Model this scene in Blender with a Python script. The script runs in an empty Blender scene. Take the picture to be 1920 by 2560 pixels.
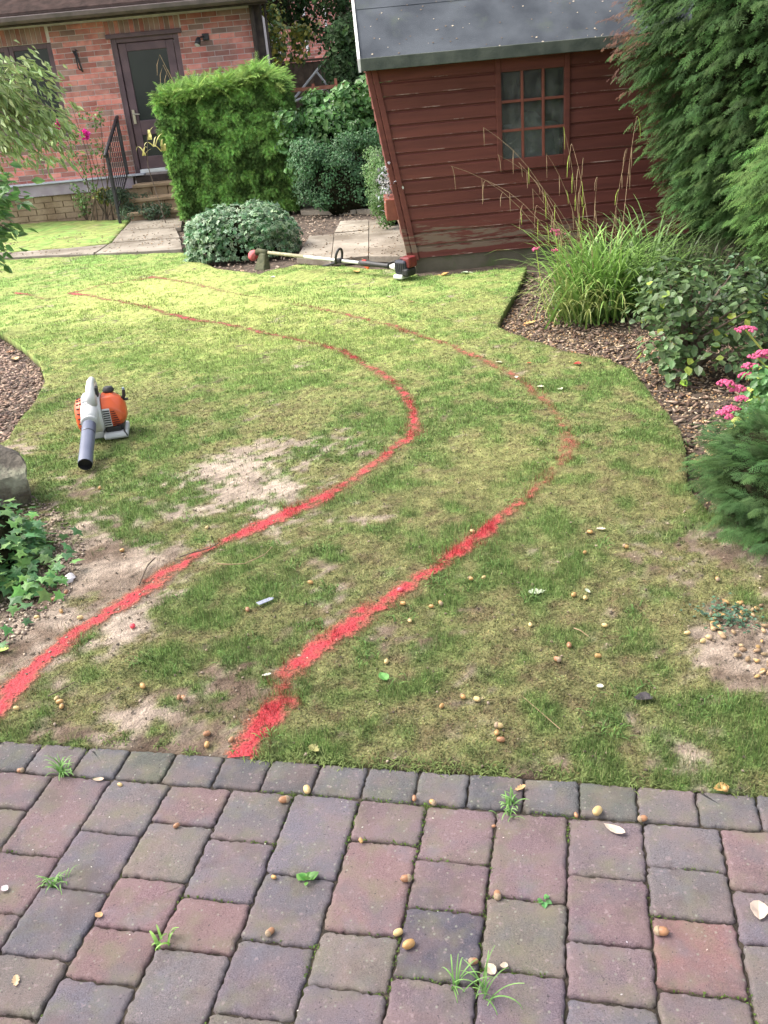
import bpy, bmesh, math, random
import numpy as np
from mathutils import Vector, Matrix, Euler
random.seed(5); RS = np.random.RandomState(7)
SC = bpy.context.scene; COL = SC.collection
# ------------------------------------------------------------------ camera
FPX, PIT, ROL, HC = 2213.0, math.radians(25.5), math.radians(5.3), 1.5
Fv = Vector((0, math.cos(PIT), -math.sin(PIT))); Ub = Vector((0, math.sin(PIT), math.cos(PIT))); Rb = Vector((1, 0, 0))
Rv = math.cos(ROL)*Rb - math.sin(ROL)*Ub; Uv = math.sin(ROL)*Rb + math.cos(ROL)*Ub
cd = bpy.data.cameras.new('camera'); cam = bpy.data.objects.new('camera', cd); COL.objects.link(cam)
M3 = Matrix((Rv, Uv, -Fv)).transposed(); cam.matrix_world = Matrix.Translation((0, 0, HC)) @ M3.to_4x4()
cd.sensor_fit = 'VERTICAL'; cd.sensor_height = 36; cd.lens = FPX/2560*36; cd.clip_start = 0.05; cd.clip_end = 300
SC.camera = cam
# ------------------------------------------------------------------ light
w = bpy.data.worlds.new("World"); SC.world = w; w.use_nodes = True
nt = w.node_tree; bg = nt.nodes['Background']; sky = nt.nodes.new('ShaderNodeTexSky')
SUN_EL, SUN_ROT = math.radians(52), math.radians(-78)
sky.sky_type = 'NISHITA'; sky.sun_disc = False; sky.sun_elevation = SUN_EL; sky.sun_rotation = SUN_ROT
sky.dust_density = 4.0; sky.ozone_density = 0.6; sky.air_density = 1.0
hs = nt.nodes.new('ShaderNodeHueSaturation'); hs.inputs['Saturation'].default_value = .45; nt.links.new(sky.outputs[0], hs.inputs['Color']); nt.links.new(hs.outputs[0], bg.inputs[0]); bg.inputs[1].default_value = 0.15
sd = bpy.data.lights.new('sun', 'SUN'); sd.energy = 0.95; sd.angle = math.radians(32); sd.color = (1, .95, .86)
so = bpy.data.objects.new('sun', sd); COL.objects.link(so)
sdir = Vector((math.sin(SUN_ROT)*math.cos(SUN_EL), math.cos(SUN_ROT)*math.cos(SUN_EL), math.sin(SUN_EL)))
so.rotation_euler = sdir.to_track_quat('Z', 'Y').to_euler()
SC.view_settings.view_transform = 'Standard'; SC.view_settings.look = 'None'
SC.view_settings.exposure = 1.9; SC.view_settings.gamma = 1
# ------------------------------------------------------------------ picture-to-place helpers (display px of the 1659-wide view)
KD = 1920/1659
def ray(x, y): return Fv*FPX + Rv*(x*KD-960) - Uv*(y*KD-1280)
def G(x, y, z=0.0):
    d = ray(x, y); t = (z-HC)/d.z; return (d.x*t, d.y*t)
def AT(x, y, Y):
    d = ray(x, y); t = Y/d.y; return Vector((d.x*t, Y, HC+d.z*t))
def lin(r, g, b):
    f = lambda c: c/12.92 if c <= .04045 else ((c+.055)/1.055)**2.4
    return np.array([f(r/255), f(g/255), f(b/255)])
# ------------------------------------------------------------------ numpy noise
def hsh(ix, iy, s=0):
    n = (ix*374761393 + iy*668265263 + s*1274126177) & 0xffffffff
    n = ((n ^ (n >> 13))*1274126177) & 0xffffffff
    return ((n ^ (n >> 16)) & 0xffff)/65535.0
def vn(x, y, s=0):
    x = np.asarray(x, float); y = np.asarray(y, float)
    ix = np.floor(x).astype(np.int64); iy = np.floor(y).astype(np.int64); fx = x-ix; fy = y-iy
    fx = fx*fx*(3-2*fx); fy = fy*fy*(3-2*fy)
    a = hsh(ix, iy, s); b = hsh(ix+1, iy, s); c = hsh(ix, iy+1, s); d = hsh(ix+1, iy+1, s)
    return (a*(1-fx)+b*fx)*(1-fy)+(c*(1-fx)+d*fx)*fy
def fbm(x, y, o=4, s=0):
    r = 0; a = .5; n = 0
    for i in range(o): r = r+a*vn(np.asarray(x)*2**i, np.asarray(y)*2**i, s+i); n += a; a *= .5
    return r/n
def sstep(a, b, x): t = np.clip((x-a)/(b-a), 0, 1); return t*t*(3-2*t)
# ------------------------------------------------------------------ object helpers
def tag(o, label=None, cat=None, group=None, kind=None):
    if label: o['label'] = label
    if cat: o['category'] = cat
    if group: o['group'] = group
    if kind: o['kind'] = kind
    return o
def empty(name, loc=(0, 0, 0), rz=0):
    o = bpy.data.objects.new(name, None); COL.objects.link(o); o.location = loc; o.rotation_euler = (0, 0, rz); o.empty_display_size = .1; return o
def link(name, me, parent=None, loc=None):
    o = bpy.data.objects.new(name, me); COL.objects.link(o)
    if parent: o.parent = parent
    if loc is not None: o.location = loc
    return o
def copy_tree(o, parent=None):
    c = o.copy(); COL.objects.link(c); c.parent = parent
    for ch in list(o.children): copy_tree(ch, c)
    return c
def npmesh(name, V, faces, mats, col=None, mi=None, smooth=False):
    """V (n,3); faces list of int arrays (m,k)"""
    me = bpy.data.meshes.new(name); V = np.asarray(V, np.float32)
    me.vertices.add(len(V)); me.vertices.foreach_set('co', V.ravel())
    faces = [np.asarray(f, np.int32) for f in faces if len(f)]
    nl = sum(f.size for f in faces); npn = sum(len(f) for f in faces)
    me.loops.add(nl); me.polygons.add(npn)
    me.loops.foreach_set('vertex_index', np.concatenate([f.ravel() for f in faces]))
    tot = np.concatenate([np.full(len(f), f.shape[1], np.int32) for f in faces])
    st = np.concatenate([[0], np.cumsum(tot)[:-1]]).astype(np.int32)
    me.polygons.foreach_set('loop_start', st)
    if mi is not None: me.polygons.foreach_set('material_index', np.asarray(mi, np.int32))
    me.polygons.foreach_set('use_smooth', np.full(npn, smooth, bool))
    me.update(calc_edges=True)
    if col is not None:
        a = me.color_attributes.new('Col', 'FLOAT_COLOR', 'POINT')
        c = np.ones((len(V), 4), np.float32); c[:, :3] = col; a.data.foreach_set('color', c.ravel())
    for m in (mats if isinstance(mats, (list, tuple)) else [mats]): me.materials.append(m)
    return me
class MB:
    def __init__(s): s.V = []; s.F = []; s.mi = []
    def add(s, vs, fs, mi=0, M=None):
        b = len(s.V)
        for v in vs:
            v = Vector(v); s.V.append(M @ v if M else v)
        for f in fs: s.F.append([b+i for i in f]); s.mi.append(mi)
    def box(s, x0, x1, y0, y1, z0, z1, mi=0, M=None):
        s.add([(x0,y0,z0),(x1,y0,z0),(x1,y1,z0),(x0,y1,z0),(x0,y0,z1),(x1,y0,z1),(x1,y1,z1),(x0,y1,z1)],
              [(0,3,2,1),(4,5,6,7),(0,1,5,4),(1,2,6,5),(2,3,7,6),(3,0,4,7)], mi, M); return s
    def tube(s, pts, r, n=10, mi=0, M=None, caps=True):
        pts = [Vector(p) for p in pts]; k = len(pts)
        rs = r if isinstance(r, (list, tuple)) else [r]*k
        vs = []; fs = []; up = None
        for i, p in enumerate(pts):
            d = (pts[min(i+1, k-1)]-pts[max(i-1, 0)]).normalized()
            if up is None:
                up = d.cross(Vector((0, 0, 1)));
                if up.length < .1: up = d.cross(Vector((1, 0, 0)))
                up.normalize()
            else: up = (up - d*up.dot(d)).normalized()
            b = d.cross(up)
            for j in range(n):
                a = 2*math.pi*j/n; vs.append(p+(up*math.cos(a)+b*math.sin(a))*rs[i])
        for i in range(k-1):
            for j in range(n): fs.append((i*n+j, i*n+(j+1) % n, (i+1)*n+(j+1) % n, (i+1)*n+j))
        if caps: fs.append(tuple(range(n))[::-1]); fs.append(tuple((k-1)*n+j for j in range(n)))
        s.add(vs, fs, mi, M); return s
    def lathe(s, prof, n=24, mi=0, M=None):   # prof (r,z) about local Z
        vs = []; fs = []
        for r, z in prof:
            for j in range(n): a = 2*math.pi*j/n; vs.append((r*math.cos(a), r*math.sin(a), z))
        for i in range(len(prof)-1):
            for j in range(n): fs.append((i*n+j, i*n+(j+1) % n, (i+1)*n+(j+1) % n, (i+1)*n+j))
        fs.append(tuple(range(n))[::-1]); fs.append(tuple((len(prof)-1)*n+j for j in range(n)))
        s.add(vs, fs, mi, M); return s
    def prism(s, poly, h0, h1, axis='y', mi=0, M=None):   # poly 2d; extruded along axis
        def P(a, b, h): return {'y': (a, h, b), 'z': (a, b, h), 'x': (h, a, b)}[axis]
        n = len(poly); vs = [P(a, b, h0) for a, b in poly]+[P(a, b, h1) for a, b in poly]
        fs = [tuple(range(n)), tuple(range(2*n-1, n-1, -1))]+[(i, (i+1) % n, n+(i+1) % n, n+i) for i in range(n)]
        s.add(vs, fs, mi, M); return s
    def blob(s, c, r, nu=12, nv=8, mi=0, M=None, jit=0):
        vs = []; fs = []
        for i in range(nv+1):
            t = math.pi*i/nv
            for j in range(nu):
                a = 2*math.pi*j/nu; q = 1+random.uniform(-jit, jit)
                vs.append((c[0]+r[0]*q*math.sin(t)*math.cos(a), c[1]+r[1]*q*math.sin(t)*math.sin(a), c[2]+r[2]*q*math.cos(t)))
        for i in range(nv):
            for j in range(nu): fs.append((i*nu+j, (i+1)*nu+j, (i+1)*nu+(j+1) % nu, i*nu+(j+1) % nu))
        s.add(vs, fs, mi, M); return s
    def build(s, name, mats, parent=None, bevel=0, smooth=False, loc=None):
        me = bpy.data.meshes.new(name); me.from_pydata([tuple(v) for v in s.V], [], s.F)
        for m in (mats if isinstance(mats, (list, tuple)) else [mats]): me.materials.append(m)
        me.polygons.foreach_set('material_index', s.mi)
        bm = bmesh.new(); bm.from_mesh(me)
        if smooth: bmesh.ops.remove_doubles(bm, verts=bm.verts, dist=1e-5)
        bmesh.ops.recalc_face_normals(bm, faces=bm.faces); bm.to_mesh(me); bm.free()
        if smooth: me.polygons.foreach_set('use_smooth', [True]*len(me.polygons))
        o = link(name, me, parent, loc)
        if bevel:
            b = o.modifiers.new('bevel', 'BEVEL'); b.width = bevel; b.segments = 2; b.limit_method = 'ANGLE'; b.angle_limit = math.radians(40)
        if smooth:
            o.modifiers.new('wn', 'WEIGHTED_NORMAL')
            try: me.set_sharp_from_angle(angle=math.radians(45))
            except Exception: pass
        return o
# ------------------------------------------------------------------ materials
def mat(name, c1, c2=None, scale=8, rough=.7, bump=.15, bscale=60, attr=False, transl=0, metal=0, spec=.4, detail=6, lo=.35, hi=.65, bdist=.004, stretch=None, c3=None, c3scale=3, c3lo=.5, c3hi=.65, rnd=0):
    m = bpy.data.materials.new(name); m.use_nodes = True; n = m.node_tree.nodes; l = m.node_tree.links; p = n['Principled BSDF']
    p.inputs['Roughness'].default_value = rough; p.inputs['Metallic'].default_value = metal; p.inputs['Specular IOR Level'].default_value = spec
    tc = n.new('ShaderNodeTexCoord'); src = tc.outputs['Object']
    if stretch:
        mp = n.new('ShaderNodeMapping'); l.new(src, mp.inputs[0]); mp.inputs['Scale'].default_value = stretch; src = mp.outputs[0]
    nz = n.new('ShaderNodeTexNoise'); nz.inputs['Scale'].default_value = scale; nz.inputs['Detail'].default_value = detail; l.new(src, nz.inputs['Vector'])
    rp = n.new('ShaderNodeMapRange'); rp.inputs[1].default_value = lo; rp.inputs[2].default_value = hi; l.new(nz.outputs[0], rp.inputs[0])
    if attr:
        at = n.new('ShaderNodeAttribute'); at.attribute_name = 'Col'
        mx = n.new('ShaderNodeMix'); mx.data_type = 'RGBA'; mx.blend_type = 'MULTIPLY'; mx.inputs[0].default_value = 1
        sh = n.new('ShaderNodeMapRange'); sh.inputs[3].default_value = .75; sh.inputs[4].default_value = 1.2; l.new(rp.outputs[0], sh.inputs[0])
        l.new(at.outputs['Color'], mx.inputs[6]); l.new(sh.outputs[0], mx.inputs[7]); out = mx.outputs[2]
    else:
        mx = n.new('ShaderNodeMix'); mx.data_type = 'RGBA'; l.new(rp.outputs[0], mx.inputs[0])
        mx.inputs[6].default_value = (*c1, 1); mx.inputs[7].default_value = (*(c2 if c2 is not None else c1), 1); out = mx.outputs[2]
        if rnd:
            ge = n.new('ShaderNodeNewGeometry'); mr = n.new('ShaderNodeMapRange'); mr.inputs[3].default_value = 1-rnd; mr.inputs[4].default_value = 1+rnd
            l.new(ge.outputs['Random Per Island'], mr.inputs[0]); m2 = n.new('ShaderNodeMix'); m2.data_type = 'RGBA'; m2.blend_type = 'MULTIPLY'; m2.inputs[0].default_value = 1
            l.new(out, m2.inputs[6]); l.new(mr.outputs[0], m2.inputs[7]); out = m2.outputs[2]
    if c3 is not None:
        n3 = n.new('ShaderNodeTexNoise'); n3.inputs['Scale'].default_value = c3scale; n3.inputs['Detail'].default_value = 8; n3.inputs['Roughness'].default_value = .65; l.new(src, n3.inputs['Vector'])
        r3 = n.new('ShaderNodeMapRange'); r3.inputs[1].default_value = c3lo; r3.inputs[2].default_value = c3hi; l.new(n3.outputs[0], r3.inputs[0])
        m3 = n.new('ShaderNodeMix'); m3.data_type = 'RGBA'; l.new(r3.outputs[0], m3.inputs[0]); l.new(out, m3.inputs[6]); m3.inputs[7].default_value = (*c3, 1); out = m3.outputs[2]
    l.new(out, p.inputs['Base Color'])
    if bump:
        nb = n.new('ShaderNodeTexNoise'); nb.inputs['Scale'].default_value = bscale; nb.inputs['Detail'].default_value = 5; l.new(src, nb.inputs['Vector'])
        b = n.new('ShaderNodeBump'); b.inputs['Strength'].default_value = bump; b.inputs['Distance'].default_value = bdist; l.new(nb.outputs[0], b.inputs['Height']); l.new(b.outputs[0], p.inputs['Normal'])
    if transl:
        tr = n.new('ShaderNodeBsdfTranslucent'); ms = n.new('ShaderNodeMixShader'); ms.inputs[0].default_value = transl
        l.new(out, tr.inputs['Color']); l.new(p.outputs[0], ms.inputs[1]); l.new(tr.outputs[0], ms.inputs[2]); l.new(ms.outputs[0], n['Material Output'].inputs[0])
    return m
LEAF = mat('leaf_green', (0, 0, 0), attr=True, transl=.3, rough=.45, scale=30, bump=0)
LEAFM = mat('leaf_matt', (0, 0, 0), attr=True, transl=.25, rough=.7, spec=.2, scale=20, bump=0)
BARK = mat('bark', (.09, .065, .045), (.17, .13, .1), scale=20, rough=.9, bump=.8, bscale=30, stretch=(1, 1, .2))
DARKCORE = mat('dark_core', (.012, .016, .008), (.03, .028, .016), scale=15, rough=1, spec=0, bump=1, bscale=20, bdist=.05)  # solid near-black filler bodies inside the foliage, no modelled twigs
# ------------------------------------------------------------------ scatter
def frames(D, N=None, roll=None):
    """D (n,3) leaf direction (local Y), N preferred normal (local Z)"""
    D = D/np.maximum(np.linalg.norm(D, axis=1, keepdims=True), 1e-6)
    if N is None: N = np.tile([0, 0, 1.0], (len(D), 1))
    N = N - D*np.sum(N*D, axis=1, keepdims=True); ln = np.linalg.norm(N, axis=1, keepdims=True)
    bad = ln[:, 0] < 1e-3; N[bad] = np.cross(D[bad], [1, .3, .2]); ln = np.linalg.norm(N, axis=1, keepdims=True); N = N/ln
    X = np.cross(D, N)
    if roll is not None:
        c = np.cos(roll)[:, None]; s = np.sin(roll)[:, None]; X, N = X*c+N*s, N*c-X*s
    return np.stack([X, D, N], axis=2)
def scatter(T, P, M, S, C, rim=None):
    """T = (verts, [faces arrays], tint per vertex)"""
    tv, tf, tt = T; n = len(P); k = len(tv)
    S = np.asarray(S, float)
    if S.ndim == 1: S = np.stack([S, S, S], 1)
    V = np.einsum('nij,nkj->nki', M, tv[None]*S[:, None, :]) + P[:, None, :]
    if rim is None: rim = C
    Cv = C[:, None, :]*(1-tt[None, :, None]) + rim[:, None, :]*tt[None, :, None]
    off = (np.arange(n)*k)[:, None, None]
    Fs = [(f[None]+off).reshape(-1, f.shape[1]) for f in tf]
    return V.reshape(-1, 3), Fs, Cv.reshape(-1, 3)
def merge(parts):
    V = []; C = []; F = {}; b = 0
    for v, fs, c in parts:
        for f in fs: F.setdefault(f.shape[1], []).append(f+b)
        V.append(v); C.append(c); b += len(v)
    return np.concatenate(V), [np.concatenate(F[k]) for k in sorted(F)], np.concatenate(C)
def foliage(name, parts, m, parent=None, smooth=False):
    V, F, C = merge(parts); return link(name, npmesh(name, V, F, m, C, smooth=smooth), parent)
A_ = lambda *a: np.array(a, float)
def T_leaf(w=.32, fold=.08, curl=.12):
    v = A_([0,0,0],[0,.35,-fold*.6],[0,.7,-fold*.6-curl*.3],[0,1,-curl],[-w,.38,fold],[w,.38,fold],[-w*.7,.7,fold*.6-curl*.4],[w*.7,.7,fold*.6-curl*.4])
    return v, [np.array([[0,5,1],[0,1,4],[2,7,3],[2,3,6]]), np.array([[1,5,7,2],[1,2,6,4]])], A_(0,0,0,.2,.5,.5,.5,.5)
def T_small():
    v = A_([0,0,0],[-.3,.45,.05],[.3,.45,.05],[0,1,-.1]); return v, [np.array([[0,2,1],[1,2,3]])], A_(0,.3,.3,.6)
def T_ivy():
    out = [(0,.08),(.36,-.08),(.30,.18),(.60,.42),(.26,.50),(.16,.62),(0,1.05),(-.16,.62),(-.26,.50),(-.60,.42),(-.30,.18),(-.36,-.08)]
    v = [[0,.32,.04]]+[[x,y,-.1*(x*x)-.06*(y-.4)] for x, y in out]
    f = np.array([[0,1+i,1+(i+1) % 12] for i in range(12)]); t = [0]+[1]*12
    return np.array(v, float), [f], np.array(t, float)
def T_blade(seg=3, bend=.5, w=1.0):
    v = []; f = []
    for i in range(seg+1):
        t = i/seg; ww = w*(1-t**1.6)*.5+.02; y = bend*t*t; z = t*(1-.25*bend*t)
        v += [[-ww, y, z], [ww, y, z]]
    for i in range(seg): f.append([2*i, 2*i+1, 2*i+3, 2*i+2])
    return np.array(v, float), [np.array(f)], np.repeat(np.linspace(0, 1, seg+1), 2)
def T_spray(nb=9, two=False, ang=48, droop=.25, seed=0, wid=.035):
    r = random.Random(seed); v = []; f = []; t = []
    def tri(a, b, wd, ta, tb):
        d = np.array(b)-np.array(a); s = np.array([-d[1], d[0], 0]); s = s/(np.linalg.norm(s)+1e-6)*wd
        i = len(v); v.extend([list(np.array(a)-s), list(np.array(a)+s), list(b)]); f.append([i, i+1, i+2]); t.extend([ta, ta, tb])
    z = lambda y: -droop*y*y
    tri((0,0,0), (0,1,z(1)), wid, 0, 1)
    for i in range(nb):
        y = .08+.84*i/(nb-1); L = (.42*(1-y)+.12)*(r.uniform(.8, 1.15))
        for sg in (-1, 1):
            a = math.radians(ang+r.uniform(-8, 8)); b = (sg*L*math.sin(a), y+L*math.cos(a), z(y+L*.7)-L*.2+r.uniform(-.03, .03))
            tri((0, y, z(y)), b, wid*.9, y*.5, .5+.5*y)
            if two:
                for q in (.4, .78):
                    p0 = np.array((0, y, z(y)))*(1-q)+np.array(b)*q; l2 = L*.38*(1.1-q)+.03
                    for s2 in (-1, 1):
                        a2 = sg*a+s2*.75; tri(tuple(p0), (p0[0]+l2*math.sin(a2), p0[1]+l2*math.cos(a2), p0[2]-l2*.25), wid*.75, .4, 1)
    return np.array(v, float), [np.array(f)], np.array(t, float)
def rcol(n, base, var=.25, hue=.12):
    base = np.asarray(base, float); v = 1+RS.uniform(-var, var, (n, 1)); h = 1+RS.uniform(-hue, hue, (n, 3)); return np.clip(base*v*h, 0.003, 1)
def rdir(n): v = RS.normal(size=(n, 3)); return v/np.linalg.norm(v, axis=1, keepdims=True)
def inpoly(x, y, poly):
    r = np.zeros(np.shape(x), bool); n = len(poly); j = n-1
    for i in range(n):
        xi, yi = poly[i]; xj, yj = poly[j]
        c = ((yi > y) != (yj > y)) & (x < (xj-xi)*(y-yi)/(yj-yi+1e-12)+xi); r ^= c; j = i
    return r
def nearest(x, y, line, closed=False):
    """distance, param point, index"""
    best = np.full(np.shape(x), 1e9); bx = np.zeros_like(best); by = np.zeros_like(best); bi = np.zeros_like(best)
    m = len(line) if closed else len(line)-1
    for i in range(m):
        (ax, ay), (cx, cy) = line[i], line[(i+1) % len(line)]
        dx, dy = cx-ax, cy-ay; t = np.clip(((x-ax)*dx+(y-ay)*dy)/(dx*dx+dy*dy+1e-12), 0, 1)
        px, py = ax+t*dx, ay+t*dy; d = np.hypot(x-px, y-py); k = d < best
        best = np.where(k, d, best); bx = np.where(k, px, bx); by = np.where(k, py, by); bi = np.where(k, i+t, bi)
    return best, bx, by, bi
# ================================================================== GROUND
def H(x, y): return .022*(fbm(np.asarray(x)*1.3, np.asarray(y)*1.3, 2, 3)-.5)+.022*(fbm(np.asarray(x)*7, np.asarray(y)*7, 4, 9)-.5)
LAWN_D = [(-220,1575),(0,1598),(390,1627),(790,1647),(1245,1685),(1800,1728),(2100,1700),(2100,1150),(1640,1128),
 (1530,1110),(1512,1085),(1485,1055),(1482,990),(1472,940),(1440,890),(1410,858),(1365,800),(1300,770),(1220,760),(1150,735),(1100,718),(1075,705),(1085,680),(1110,640),
 (1130,600),(1138,577),(905,597),(893,585),(720,575),(640,572),(560,592),(470,580),(425,562),(405,548),(390,545),(200,552),(0,562),(-500,570),(-500,700),(-60,712),(0,718),(45,745),(85,782),(98,825),(80,862),
 (45,905),(20,950),(-60,1000),(-250,1100),(-350,1300)]
LAWN = [G(*p) for p in LAWN_D]
def dsum(x, y, L):
    r = 0
    for dx, dy, rad, s in L:
        gx, gy = G(dx, dy); r = r + s*np.exp(-(((x-gx)/rad)**2+((y-gy)/(rad*1.5))**2))
    return r
BARE = [(490,1010,.22,1.1),(545,1060,.2,.7),(600,1085,.2,.5),(715,950,.15,.7),(585,865,.2,.6),(540,890,.2,.4),(130,1150,.22,.8),(200,1225,.2,.9),(330,1240,.14,.7),(60,1360,.2,.9),(290,1350,.11,.9),
 (70,1090,.2,.8),(60,1280,.25,.9),(0,1420,.14,.5),(655,1430,.07,.8),(400,1600,.12,.6),(120,1590,.15,.5),(690,1120,.16,.5),(400,1160,.16,.6),(1600,1420,.11,1.5),(1680,1380,.15,1.3),(1600,1200,.25,.6),(1000,1590,.05,.6),(1400,1500,.05,.5),(1000,930,.2,.25),
 (620,980,.4,.3),(1130,770,.2,.2),(830,1370,.05,.7),(480,1480,.1,.4),(150,1010,.2,.25),(900,1660,.1,.35),(1240,1640,.05,.4),(60,960,.2,.5)]
def bare_f(x, y):
    return sstep(.40, .98, dsum(x, y, BARE)*.66+.22*sstep(4.2,1.6,y)*sstep(1.2,-.8,x)+.10*sstep(3.4,1.6,y)+(fbm(x*4.5, y*4.5, 5, 21)-.5)*1.6+(fbm(x*24, y*24, 4, 5)-.5)*1.7)
def lush_f(x, y): return sstep(.40, .64, fbm(x*2.2+3, y*2.2, 4, 33)*.42+fbm(x*11, y*11, 4, 44)*.58)
YEL = [(300,640,.9,.9),(560,690,.8,.8),(850,740,.5,.35),(1100,1000,.3,.2)]
def lawncol(x, y):
    n = len(x); b = bare_f(x, y)[:, None]; lu = lush_f(x, y)[:, None]; ye = np.clip(dsum(x, y, YEL), 0, 1)[:, None]
    fy = sstep(3, 8, y)[:, None]
    moss = A_(.18,.175,.072)*(1-fy)+A_(.27,.31,.10)*fy; br_ = sstep(.5,.72,fbm(x*22+5,y*22,3,77))[:,None]*(1-fy*.7); moss = moss*(1-.55*br_)+A_(.13,.085,.055)*.55*br_
    green = A_(.125,.195,.055)*(1-fy)+A_(.20,.32,.085)*fy
    c = moss*(1-lu)+green*lu
    c = c*(1-ye*.8)+A_(.40,.43,.14)*ye*.8
    q = fbm(x*9, y*9, 4, 71)[:, None]; fine = fbm(x*60, y*60, 2, 15)[:, None]
    soil = A_(.13,.09,.065)*(1-sstep(.35,.7,q))+A_(.33,.26,.205)*sstep(.35,.7,q)
    dusty = np.clip(dsum(x, y, [(490,1015,.4,1),(540,1070,.3,.8),(300,1330,.2,.6),(710,950,.2,.7),(600,870,.2,.6)]), 0, 1)[:, None]
    soil = soil*(1-dusty*.5)+A_(.42,.35,.28)*dusty*.5
    c = c*(1-b)+soil*b
    return c*(.4+1.2*fine)
def sheet(name, poly, step, hf, m, colf=None, skirt=.07, kind='structure', label=None, cat=None, group=None):
    P = np.array(poly); x0, y0 = P.min(0)-step; x1, y1 = P.max(0)+step
    xs = np.arange(x0, x1+step, step); ys = np.arange(y0, y1+step, step); X, Y = np.meshgrid(xs, ys)
    cx = (X[:-1, :-1]+step/2); cy = Y[:-1, :-1]+step/2; ins = inpoly(cx, cy, poly); nx = X.shape[1]
    idx = np.arange(X.size).reshape(X.shape)
    q = np.stack([idx[:-1, :-1][ins], idx[:-1, 1:][ins], idx[1:, 1:][ins], idx[1:, :-1][ins]], 1)
    used = np.unique(q); mp = -np.ones(X.size, int); mp[used] = np.arange(len(used)); q = mp[q]
    x = X.ravel()[used]; y = Y.ravel()[used]
    cnt = np.bincount(q.ravel(), minlength=len(used)); bd = cnt < 4
    d, bx, by, bi = nearest(x[bd], y[bd], poly, True); k = d < step*1.2
    xb = x[bd]; yb = y[bd]; x[bd] = np.where(k, bx, xb); y[bd] = np.where(k, by, yb)
    z = hf(x, y); V = np.stack([x, y, z], 1)
    e = np.concatenate([q[:, [0, 1]], q[:, [1, 2]], q[:, [2, 3]], q[:, [3, 0]]]); es = np.sort(e, 1); key = es[:, 0]*len(used)+es[:, 1]
    u, inv, c = np.unique(key, return_inverse=True, return_counts=True); be = e[c[inv] == 1]
    nv = len(V); V2 = V.copy(); V2[:, 2] -= skirt; sk = np.stack([be[:, 1], be[:, 0], be[:, 0]+nv, be[:, 1]+nv], 1)
    C = colf(x, y) if colf else np.ones((nv, 3)); Vt = np.concatenate([V, V2]); Ct = np.concatenate([C, np.tile(A_(.05,.035,.022), (nv, 1)) if colf else C])
    me = npmesh(name, Vt, [np.concatenate([q, sk])], m, Ct, smooth=True)
    o = link(name, me); tag(o, label, cat, group, kind); return o
MGROUND = mat('soil', (.05,.035,.025), (.13,.095,.07), scale=14, rough=.95, bump=.9, bscale=70, bdist=.02, detail=9)
MLAWN = mat('lawn_ground', (0,0,0), attr=True, scale=120, rough=.95, spec=.15, bump=.9, bscale=150, bdist=.012, lo=.3, hi=.7)
# wide garden soil
gv = np.array([(-40,-12),(40,-12),(40,60),(-40,60)])
def HB(x, y): return -.055+.02*(fbm(x*3, y*3, 3, 2)-.5)
sheet('ground', [(-8,-2),(6,-2),(6,18),(-8,18)], .08, HB, MGROUND, skirt=.01)
g = MB().box(-60,60,-40,80,-.4,-.1).build('far_ground', mat('far_soil', (.05,.06,.03), (.1,.1,.05), scale=2)); tag(g, kind='structure')
sheet('lawn', LAWN, .022, H, MLAWN, lawncol)
LAWN2 = [G(*p) for p in [(-60,478),(50,480),(160,479),(282,477),(262,500),(236,527),(150,537),(30,545),(-60,548)]]
sheet('far_lawn', LAWN2, .06, lambda x, y: H(x, y)+.01, MLAWN, lambda x, y: lawncol(x, y)*1.05)
# ---- paint lines
L1 = [(-60,1580,1),(-30,1555,1),(0,1525,1),(60,1455,1),(110,1415,.85),(170,1370,.8),(240,1325,.8),(300,1280,.8),(370,1235,.75),(430,1200,.6),(480,1175,.6),(560,1140,.85),(640,1105,.85),(700,1075,.65),(760,1040,.6),
 (810,1005,.55),(850,975,.6),(885,950,.62),(898,925,.62),(893,890,.62),(880,865,.7),(850,825,.5),(800,795,.5),(740,760,.5),(680,742,.42),(610,727,.5),(540,712,.5),(480,700,.45),(400,686,.55),(310,661,.45),(240,648,.45),(190,639,.55),(150,634,.65)]
L2 = [(520,1640,1),(530,1605,1),(565,1565,1),(605,1522,1),(612,1503,.38),(612,1485,.5),(640,1440,.9),(670,1412,.9),(720,1380,.8),(780,1340,.75),(840,1300,.7),(900,1255,.7),(960,1215,.75),(1020,1175,.7),(1080,1125,.6),(1130,1085,.5),
 (1180,1040,.45),(1215,1000,.42),(1230,965,.42),(1222,925,.40),(1190,875,.38),(1150,840,.40),(1100,805,.42),(1040,775,.46),(960,742,.46),(900,722,.46),(830,700,.44),(760,681,.46),(700,670,.36),(620,655,.3),(540,640,.3),(480,628,.34),(430,616,.4),(370,604,.5),(330,598,.6),(290,606,.42),(220,616,.4),(185,628,.45),(155,634,.5)]
L3 = [(35,634,.6),(62,637,.55),(95,647,.42),(125,643,.3)]
PL = []
for nm, L in (('a', L1), ('b', L2), ('c', L3)):
    pts = [G(a, b) for a, b, s in L]; PL.append((pts, [s for a, b, s in L]))
def paint_f(x, y, k):
    pts, st = PL[k]; s = np.array(st); x2 = x+.02*(vn(x*9, y*9, 61)-.5); y2 = y+.02*(vn(x*9, y*9, 62)-.5)
    d, bx, by, bi = nearest(x2, y2, pts); i = np.clip(bi.astype(int), 0, len(s)-2); st = s[i]+(s[i+1]-s[i])*(bi-i)
    wdt = .038+.010*st+.026*(vn(x*5, y*5, 63)-.5)
    g = .25+1.45*fbm(x*38, y*38, 3, 64); g2 = .8+.4*fbm(x*6, y*6, 2, 65)
    return np.clip(st*g*g2*(1.25*np.exp(-(d/wdt)**2*1.3)+.14*np.exp(-(d/.085)**2)), 0, 1.2)
MP = bpy.data.materials.new('red_line_paint'); MP.use_nodes = True
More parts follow.
